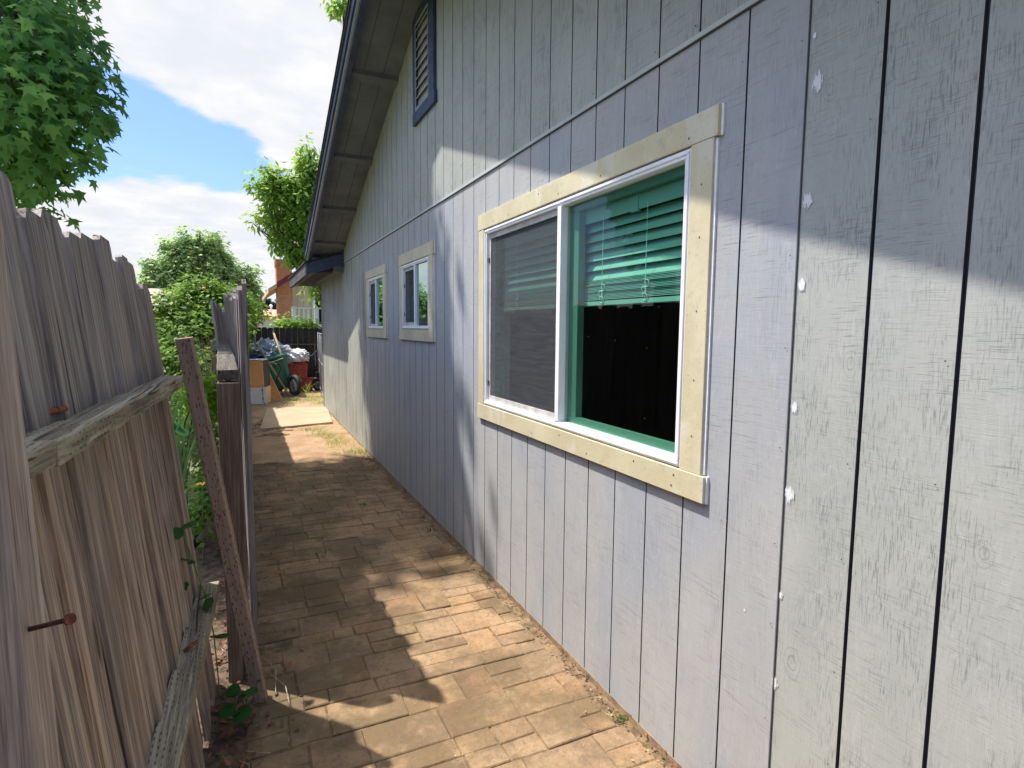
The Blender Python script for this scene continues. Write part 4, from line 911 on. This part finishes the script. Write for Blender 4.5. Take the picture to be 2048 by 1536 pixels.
twigs('dry_stalks', 'thin pale dry stalks scattered between fence and path', lines, .0018, M['twig'])

# ------------------------------------------------------------------ junk pile at the far end
def carcass(name, label, cat, c, size, M3, m, m_side, wall=.016, face_m=None):
    pass
Rz = lambda a_: Matrix.Rotation(RAD(a_), 3, 'Z'); Rx = lambda a_: Matrix.Rotation(RAD(a_), 3, 'X'); Ry = lambda a_: Matrix.Rotation(RAD(a_), 3, 'Y')
cab = thing('cabinet_box', (.22, 12.55, G0), 'scuffed white cabinet box on the ground at the foot of the junk pile', 'cabinet')
def tmat(mb, c, Mx):
    mb.v = [tuple(Vector(c) + Mx @ Vector(q)) for q in mb.v]; return mb
m1 = Rz(-14)
tmat(MB().box(-.165, .165, -.17, -.155, 0, .34), (.24, 12.6, G0), m1).build('front_panel', M['lam_white'], cab, bevel=.003)
tmat(MB().box(-.165, -.15, -.154, .25, 0, .34).box(.15, .165, -.154, .25, 0, .34).box(-.149, .149, -.154, .25, 0, .015).box(-.149, .149, -.154, .25, .325, .34), (.24, 12.6, G0), m1).build('carcass', M['particle_pale'], cab)
kn = MB()
for (x, z) in ((-.13, .29), (.09, .29), (.13, .02), (-.13, .02), (.10, .12)): kn.tube([(x, -.171, z), (x, -.178, z)], .014, 8)
tmat(kn, (.24, 12.6, G0), m1).build('fitting', M['lam_dark'], cab)
tmat(MB().box(.095, .105, -.1712, -.1705, .02, .33).box(-.142, -.138, -.1712, -.1705, .02, .33), (.24, 12.6, G0), m1).build('groove', M['lam_dark'], cab)
ob = thing('drawer_box', (.24, 12.65, .30), 'orange particle-board box standing upright on the white cabinet box', 'cabinet')
m2 = Rz(-18) @ Ry(-1.5)
tmat(MB().box(-.135, .145, -.15, -.135, 0, .53), (.23, 12.62, .287), m2).build('base_panel', M['particle'], ob, bevel=.003)
tmat(MB().box(-.135, -.12, -.134, .28, 0, .53).box(.13, .145, -.134, .28, 0, .53).box(-.119, .129, -.134, .28, 0, .015).box(-.119, .129, -.134, .28, .515, .53), (.23, 12.62, .287), m2).build('side_panel', M['lam_dark'], ob)
kn = MB()
for (x, z) in ((-.11, .505), (.12, .51), (.12, .03), (-.10, .02)): kn.tube([(x, -.151, z), (x, -.157, z)], .010, 8)
tmat(kn, (.23, 12.62, .287), m2).build('fitting', M['lam_dark'], ob)
ld = thing('drawer', (.62, 12.9, G0), 'shallow orange drawer leaning on its end beside the cabinet box', 'drawer')
m3 = Ry(-24) @ Rz(-8) @ Rx(-8); c3 = (.60, 12.85, G0 + .02)
tmat(MB().box(-.085, .085, -.012, 0, 0, .70), c3, m3).build('base_panel', M['particle'], ld)
tmat(MB().box(-.085, -.073, -.04, -.0121, 0, .70).box(.073, .085, -.04, -.0121, 0, .70).box(-.0725, .0725, -.04, -.0121, 0, .012).box(-.0725, .0725, -.04, -.0121, .688, .70), c3, m3).build('rim', M['particle_pale'], ld)
sh = thing('shelf_unit', (.0, 13.2, G0), 'white open shelf unit half hidden behind the fence end', 'shelf')
for z in (.17, .42, .78): MB().box(-.32, .26 if z < .7 else .42, 12.95, 13.35, z, z + .03).build('shelf', M['white'], sh)
for x in (-.3, .06): MB().box(x, x + .03, 12.96, 12.99, G0, .78).box(x, x + .03, 13.31, 13.34, G0, .78).build('leg', M['white'], sh)
# green wheeled garden cart tipped up
gc = thing('garden_cart', (.75, 13.9, G0), 'green plastic garden cart tipped on its nose in the junk pile', 'cart')
tub = MB(); S0 = []
def ring(cx, cz, hw, hd, y_, n=20, p=4):
    return [(cx + hw * abs(math.cos(a_)) ** (2 / p) * (1 if math.cos(a_) >= 0 else -1), y_ + hd * abs(math.sin(a_)) ** (2 / p) * (1 if math.sin(a_) >= 0 else -1), cz) for a_ in [2 * math.pi * i / n for i in range(n)]]
rings = [ring(0, 0, .16, .22, 0), ring(0, .02, .18, .25, 0), ring(0, .35, .23, .30, 0), ring(0, .66, .27, .34, 0), ring(0, .665, .31, .38, 0), ring(0, .70, .31, .38, 0), ring(0, .705, .27, .34, 0), ring(0, .72, .24, .31, 0), ring(0, .735, .12, .16, 0)]
for k, rn in enumerate(rings):
    tub.v += rn
    if k: tub.f += [((k - 1) * 20 + i, (k - 1) * 20 + (i + 1) % 20, k * 20 + (i + 1) % 20, k * 20 + i) for i in range(20)]
tub.f += [tuple(range(20))[::-1], tuple(160 + i for i in range(20))]
tmat(tub, (.78, 13.95, .10), Ry(-17) @ Rx(-10)).build('tub', M['green'], gc, smooth=True)
tmat(MB().box(-.34, -.27, -.3, .3, .60, .72), (.78, 13.95, .10), Ry(-17) @ Rx(-10)).build('rim', M['green'], gc, bevel=.02)
def wheel(parent, c, r_, wd, ang=0):
    tire = MB(); n = 28
    prof = [(r_ * .62, wd * .42), (r_ * .85, wd * .5), (r_ * .97, wd * .36), (r_, 0), (r_ * .97, -wd * .36), (r_ * .85, -wd * .5), (r_ * .62, -wd * .42)]
    Rm = Rz(ang)
    for i in range(n):
        a_ = 2 * math.pi * i / n
        for rr_, x in prof: tire.v.append(tuple(Vector(c) + Rm @ Vector((x, rr_ * math.cos(a_), rr_ * math.sin(a_)))))
    k = len(prof); tire.f = [(i * k + j, i * k + (j + 1) % k, ((i + 1) % n) * k + (j + 1) % k, ((i + 1) % n) * k + j) for i in range(n) for j in range(k)]
    w_ = tire.build('wheel', M['rubber'], parent, smooth=True)
    hb = MB(); hb.tube([Vector(c) + Rm @ Vector((-wd * .4, 0, 0)), Vector(c) + Rm @ Vector((wd * .4, 0, 0))], r_ * .6, 18)
    h_ = hb.build('hub', M['steel'], None); h_.parent = w_; return w_
wheel(gc, (.98, 13.55, .20), .235, .10, 25)
hd = MB(); hd.tube([at(555, 725, 13.5), at(563, 735, 13.45), at(556, 752, 13.4), at(552, 765, 13.4)], .012, 8); hd.tube([at(584, 718, 13.6), at(586, 733, 13.6), at(580, 745, 13.6), at(575, 760, 13.6)], .012, 8)
hd.build('handle', M['rubber'], gc, smooth=True)
# tarps and bag: crumpled heaps
def heap(name, label, cat, m, c, rad, seed, amp=.22, part='sheet', fx=3.0, flat=.0):
    t_ = thing(name, (c[0], c[1], c[2] - rad[2] * .6), label, cat); mb = MB(); nu, nv = 44, 26; rr = np.random.default_rng(seed)
    ws = [(rr.normal(size=3) * fx * (1 + .7 * k), rr.uniform(0, 6), 1 / (1 + .6 * k)) for k in range(9)]
    for j in range(nv + 1):
        th = math.pi * j / nv
        for i in range(nu):
            ph = 2 * math.pi * i / nu; d = np.array([math.sin(th) * math.cos(ph), math.sin(th) * math.sin(ph), math.cos(th)])
            f_ = 1 + amp * sum(w_ * (1 - 2 * abs(math.sin(d.dot(k_) + p_))) for k_, p_, w_ in ws) / 3
            p = d * f_ * np.array(rad); p[2] = max(p[2], -rad[2] * .62); mb.v.append(tuple(np.array(c) + p))
    mb.f = [(j * nu + i, j * nu + (i + 1) % nu, (j + 1) * nu + (i + 1) % nu, (j + 1) * nu + i) for j in range(nv) for i in range(nu)]
    mb.build(part, m, t_); return t_
heap('tarp', 'crumpled blue-grey tarp heaped at the top of the junk pile', 'tarp', M['tarp_blue'], (.45, 14.6, .78), (.50, .40, .42), 5, .34)
heap('tarp', 'crumpled white plastic sheet on top of the red bins', 'tarp', M['tarp_white'], (1.12, 14.75, .78), (.32, .3, .19), 8, .36, fx=2.6)
heap('tarp', 'folded grey tarp sloping between the blue tarp and the white sheet', 'tarp', mottled('grey_tarp', (.36, .38, .38), (.5, .52, .5), 6, .6), (.86, 14.75, .80), (.22, .25, .26), 11, .3)
heap('trash_bag', 'black plastic trash bag beside the fence end under the blue tarp', 'bag', M['bag'], (.12, 14.2, .72), (.34, .3, .26), 14, .35)
heap('trash_bag', 'dark bag slumped on the ground behind the shelf unit', 'bag', M['bag'], (.35, 14.1, .25), (.5, .3, .42), 16, .25)
def tote(label, c, sz, rot, lid):
    t_ = thing('storage_bin', c, label, 'bin', 'red storage bins'); mb = MB(); x, y_, z = sz
    prof = [(.46, 0), (.47, .02), (.50, .86), (.53, .865), (.53, .94), (.50, .95)]
    def rr_(s, h): return [(s * 2 * x / 2 * math.copysign(abs(math.cos(a_)) ** .35, math.cos(a_)), s * y_ * math.copysign(abs(math.sin(a_)) ** .35, math.sin(a_)), h * z) for a_ in [2 * math.pi * (i + .5) / 24 for i in range(24)]]
    for k, (s, h) in enumerate(prof):
        mb.v += rr_(s, h)
        if k: mb.f += [((k - 1) * 24 + i, (k - 1) * 24 + (i + 1) % 24, k * 24 + (i + 1) % 24, k * 24 + i) for i in range(24)]
    mb.f += [tuple(range(24))[::-1], tuple(24 * (len(prof) - 1) + i for i in range(24))]
    tmat(mb, c, Rz(rot)).build('tub', M['red'], t_)
    lb = MB().box(-x * .5, x * .5, -y_ * .5, y_ * .5, z * .955, z * 1.0)
    for q in range(5): lb.box(-x * .4 + q * x * .18, -x * .4 + q * x * .18 + .012, -y_ * .50, -y_ * .49, z * .15, z * .75)
    tmat(lb, c, Rz(rot)).build('lid', M['red'], t_, bevel=.006)
tote('red plastic storage bin on the ground beside the cart wheel', (1.27, 14.75, G0), (.42, .4, .30), -6, True)
tote('red plastic storage bin stacked on the lower red bin', (1.13, 14.8, G0 + .30), (.46, .4, .36), 3, True)
# poles
for (lab, u0, v0, y0_, u1, v1, y1_, r_) in [('grey-brown wooden pole leaning left across the green cart', 508, 678, 13.9, 577, 789, 13.3, .022), ('yellowish wooden pole leaning upright behind the cart wheel', 547, 665, 14.4, 578, 752, 13.9, .024)]:
    a_, b_ = Vector(at(u0, v0, y0_)), Vector(at(u1, v1, y1_)); t_ = thing('wooden_pole', b_, lab, 'pole', 'poles leaning on the junk pile'); MB().tube([a_, a_.lerp(b_, .5), b_], [r_ * .9, r_, r_], 10).build('shaft', M['pole'], t_, smooth=True)
    MB().tube([a_ + (a_ - b_).normalized() * .03, a_], [r_ * 1.05, r_ * 1.05], 10).build('cap', M['steel'], t_)
wr = thing('bent_wire', at(545, 724, 13.3), 'thin pale bent rod lying across the green cart', 'wire')
MB().tube([at(566, 716, 13.25), at(545, 724, 13.2), at(540, 724, 13.2), at(554, 728, 13.2)], .006, 6).build('rod', M['wire'], wr)
# wheelbarrow-like thing at right
wb = thing('lawn_mower', (1.72, 14.7, G0), 'dark lawn mower standing between the red bins and the gate', 'mower')
wheel(wb, (1.60, 14.55, .10), .155, .08, 70); wheel(wb, (1.85, 14.9, .10), .155, .08, 70)
tmat(MB().prism([(-.2, -.2, .08), (.25, -.2, .08), (.25, .2, .08), (-.2, .2, .08)], (0, 0, .14)), (1.68, 14.85, .02), Rz(-20)).build('deck', M['lam_dark'], wb, bevel=.03)
tmat(MB().box(-.1, .12, -.1, .1, .22, .38), (1.68, 14.85, .02), Rz(-20)).build('engine', M['bag'], wb, bevel=.03)
MB().tube([(1.62, 14.9, .2), (1.55, 14.95, .55), (1.40, 14.6, .86), (1.30, 14.45, .84), (1.42, 14.3, .80), (1.55, 14.4, .92)], .016, 8).build('handle', M['rubber'], wb, smooth=True)
# weed tufts in front of bins
blade_clump('tall_weed', 'tall yellow-green weed growing in front of the red bins', (1.10, 14.3, G0), 26, .2, .5, .009, M['grass'], .3, 9, 'weed')
blade_clump('tall_weed', 'short weed tuft to the right of the tall one by the bins', (1.28, 14.1, G0), 18, .12, .3, .009, M['grass'], .3, 12, 'weed')
# chain-link gate standing open past the house corner
gt = thing('chain_link_gate', (1.45, 11.7, G0), 'grey chain-link gate standing open beyond the house corner', 'gate')
A0, A1 = Vector((1.40, 11.75, 0)), Vector((1.66, 15.0, 0)); zt = 1.36
fm = MB()
for q in (0, .5, 1): p = A0.lerp(A1, q); fm.tube([p + Vector((0, 0, .02)), p + Vector((0, 0, zt))], .021, 8)
for z in (.06, .7, zt - .02): fm.tube([A0 + Vector((0, 0, z)), A1 + Vector((0, 0, z))], .017, 8)
fm.build('frame', M['steel'], gt, smooth=True)
mm = MB(); L = (A1 - A0).length; s_ = .075; n = int((L + zt) / s_)
dU = (A1 - A0).normalized()
for k in range(n):
    for sg in (1, -1):
        x0 = k * s_ - (zt if sg > 0 else 0); a0, z0, a1, z1 = x0, .06, x0 + (zt - .08), zt - .02
        if sg < 0: z0, z1 = z1, z0
        ta, tb = max(0, -a0 / (a1 - a0)), min(1, (L - a0) / (a1 - a0))
        if tb <= ta: continue
        pa = A0 + dU * (a0 + (a1 - a0) * ta) + Vector((.0, 0, z0 + (z1 - z0) * ta)); pb = A0 + dU * (a0 + (a1 - a0) * tb) + Vector((0, 0, z0 + (z1 - z0) * tb)); mm.tube([pa, pb], .0022, 4, False)
mm.build('mesh', M['steel'], gt)
MB().box(1.385, 1.42, 11.9, 11.96, .35, .55).build('latch', M['steel'], gt)

# ------------------------------------------------------------------ neighbours
nh = thing('neighbour_house', (3, 23, G0), 'beige two-storey house with brick chimney and white balcony beyond the back fence', 'house')
MB().box(1.62, 9, 22.6, 29, G0, 3.45).build('wall', M['beige'], nh)
x0 = at(553, 520, 22)[0]; MB().box(1.09, 1.60, 22.0, 22.8, G0, 3.62).box(1.06, 1.63, 21.97, 22.83, 3.62, 3.84).build('chimney', M['brick'], nh)
R1 = at(537, 585, 21.6); R2 = at(640, 522, 21.6)
rx0, rz0 = R1[0], R1[2]; sl = (R2[2] - R1[2]) / (R2[0] - R1[0])
MB().hexa([(rx0, 21.7, rz0), (9, 21.7, rz0 + sl * (9 - rx0)), (9, 29, rz0 + sl * (9 - rx0)), (rx0, 29, rz0), (rx0, 21.7, rz0 + .14), (9, 21.7, rz0 + sl * (9 - rx0) + .14), (9, 29, rz0 + sl * (9 - rx0) + .14), (rx0, 29, rz0 + .14)]).build('roof', mottled('eave_board', (.55, .36, .2), (.62, .42, .25), 3), nh)
MB().hexa([(rx0 + .28, 21.64, rz0 + sl * .28 - .02), (9, 21.64, rz0 + sl * (9 - rx0) - .02), (9, 21.69, rz0 + sl * (9 - rx0) - .02), (rx0 + .28, 21.69, rz0 + sl * .28 - .02), (rx0 + .28, 21.64, rz0 + sl * .28 + .18), (9, 21.64, rz0 + sl * (9 - rx0) + .18), (9, 21.69, rz0 + sl * (9 - rx0) + .18), (rx0 + .28, 21.69, rz0 + sl * .28 + .18)]).build('fascia', M['maroon'], nh)
MB().box(1.625, 9, 22.55, 22.598, 2.95, 3.3).build('frieze', M['stucco'], nh)
MB().box(2.32, 2.42, 22.5, 22.597, .2, 3.2).build('door_frame', M['white'], nh); MB().box(2.43, 4.5, 22.56, 22.598, .9, 2.9).build('door', M['dark'], nh)
bal = MB(); ry = 20.6; rz = 2.14
xa = at(585, 612, ry)[0]
bal.box(xa - .02, 8, ry - .05, ry + .05, rz - .04, rz); bal.box(xa, 8, ry - .03, ry + .03, rz - .20, rz - .15) if False else None
bal.box(xa, 8, ry - .05, ry + .05, 1.50, 1.58); bal.box(xa - .02, xa + .10, ry - .06, ry + .06, G0, rz + .02)
x = xa + .55; 
for k in range(40): bal.box(xa + .18 + k * .15, xa + .23 + k * .15, ry - .02, ry + .02, 1.581, rz - .041)
bal.box(xa + .7, xa + .8, ry - .055, ry + .055, G0, rz + .04); bal.box(xa, 8, ry - .04, 22.5, 1.38, 1.499)
bal.build('railing', M['white'], nh)
th_ = thing('far_house', (2, 46, G0), 'distant house with terracotta tile roof and white roof vent', 'house')
a_ = at(515, 634, 45); b_ = at(556, 634, 45); tz = at(530, 617, 45)[2]
MB().box(a_[0] - 5, 12, 46, 52, G0, a_[2]).build('wall', M['stucco'], th_)
MB().hexa([(a_[0] - 5, 45.5, a_[2] - .0), (12, 45.5, a_[2]), (12, 52, tz + .0), (a_[0] - 5, 52, tz), (a_[0] - 5, 45.5, a_[2] + .12), (12, 45.5, a_[2] + .12), (12, 52, tz + .12), (a_[0] - 5, 52, tz + .12)]).build('roof', M['terra'], th_)
c_ = at(542, 617, 47); MB().tube([(c_[0], 47, c_[2] - .5), (c_[0], 47, c_[2] + .05), (c_[0], 47, c_[2] + .2)], [.06, .06, .14], 12).tube([(c_[0], 47, c_[2] + .2), (c_[0], 47, c_[2] + .32)], [.14, .03], 12).build('roof_vent', M['white'], th_)
lh = thing('neighbour_house', (-6, 22, G0), 'low house with tan shingle roof glimpsed behind the citrus bush', 'house')
ra = at(350, 583, 24)[2]
MB().box(-14, -1.2, 21.5, 27, G0, 2.0).build('wall', M['stucco'], lh)
MB().hexa([(-14.5, 20.6, 1.85), (-.6, 20.6, 1.85), (-2.6, 24.3, ra), (-12.5, 24.3, ra), (-14.5, 20.6, 1.95), (-.6, 20.6, 1.95), (-2.6, 24.3, ra + .1), (-12.5, 24.3, ra + .1)]).build('roof', M['tanroof'], lh)
# distant conifers
def conifer(label, u, v0, v1, y, rpx, seed):
    top = Vector(at(u, v0, y)); bot = Vector((top.x, y, G0)); t_ = thing('conifer_tree', bot, label, 'tree', 'distant conifers')
    r_ = np.random.default_rng(seed); n = 1500; q = r_.uniform(0, 1, n) ** .7; zb = at(u, v1, y)[2]; R_ = rpx * y / 1120
    a_ = r_.uniform(0, 6.28, n); rad = R_ * q * r_.uniform(.3, 1, n) * (1 + .35 * np.sin(q * 40)); z = top.z - q * (top.z - zb)
    pts = np.column_stack([top.x + rad * np.cos(a_), y + rad * np.sin(a_), z]); leaves('crown', pts, .5 * y / 90, DIAM, M['leaf_pine'], t_, seed); MB().tube([bot, top - Vector((0, 0, .3))], [.4, .06], 6).build('trunk', M['bark'], t_)
conifer('taller dark conifer on the skyline left of the brick chimney', 518, 588, 640, 90, 12, 3)
conifer('smaller dark conifer on the skyline nearest the brick chimney', 535, 598, 640, 95, 8, 4)
conifer('low dark conifer right beside the brick chimney', 551, 606, 640, 100, 9, 6)
tfar = leaves('woodland', blob_points([((x_, 120, 4.0), (7, 5, 3.2)) for x_ in range(-70, 80, 9)], 9000, 9, .5)[0], 1.1, DIAM, M['leaf_pine'], None, 5); tag(tfar, 'low line of distant trees on the horizon', 'trees', kind='stuff')
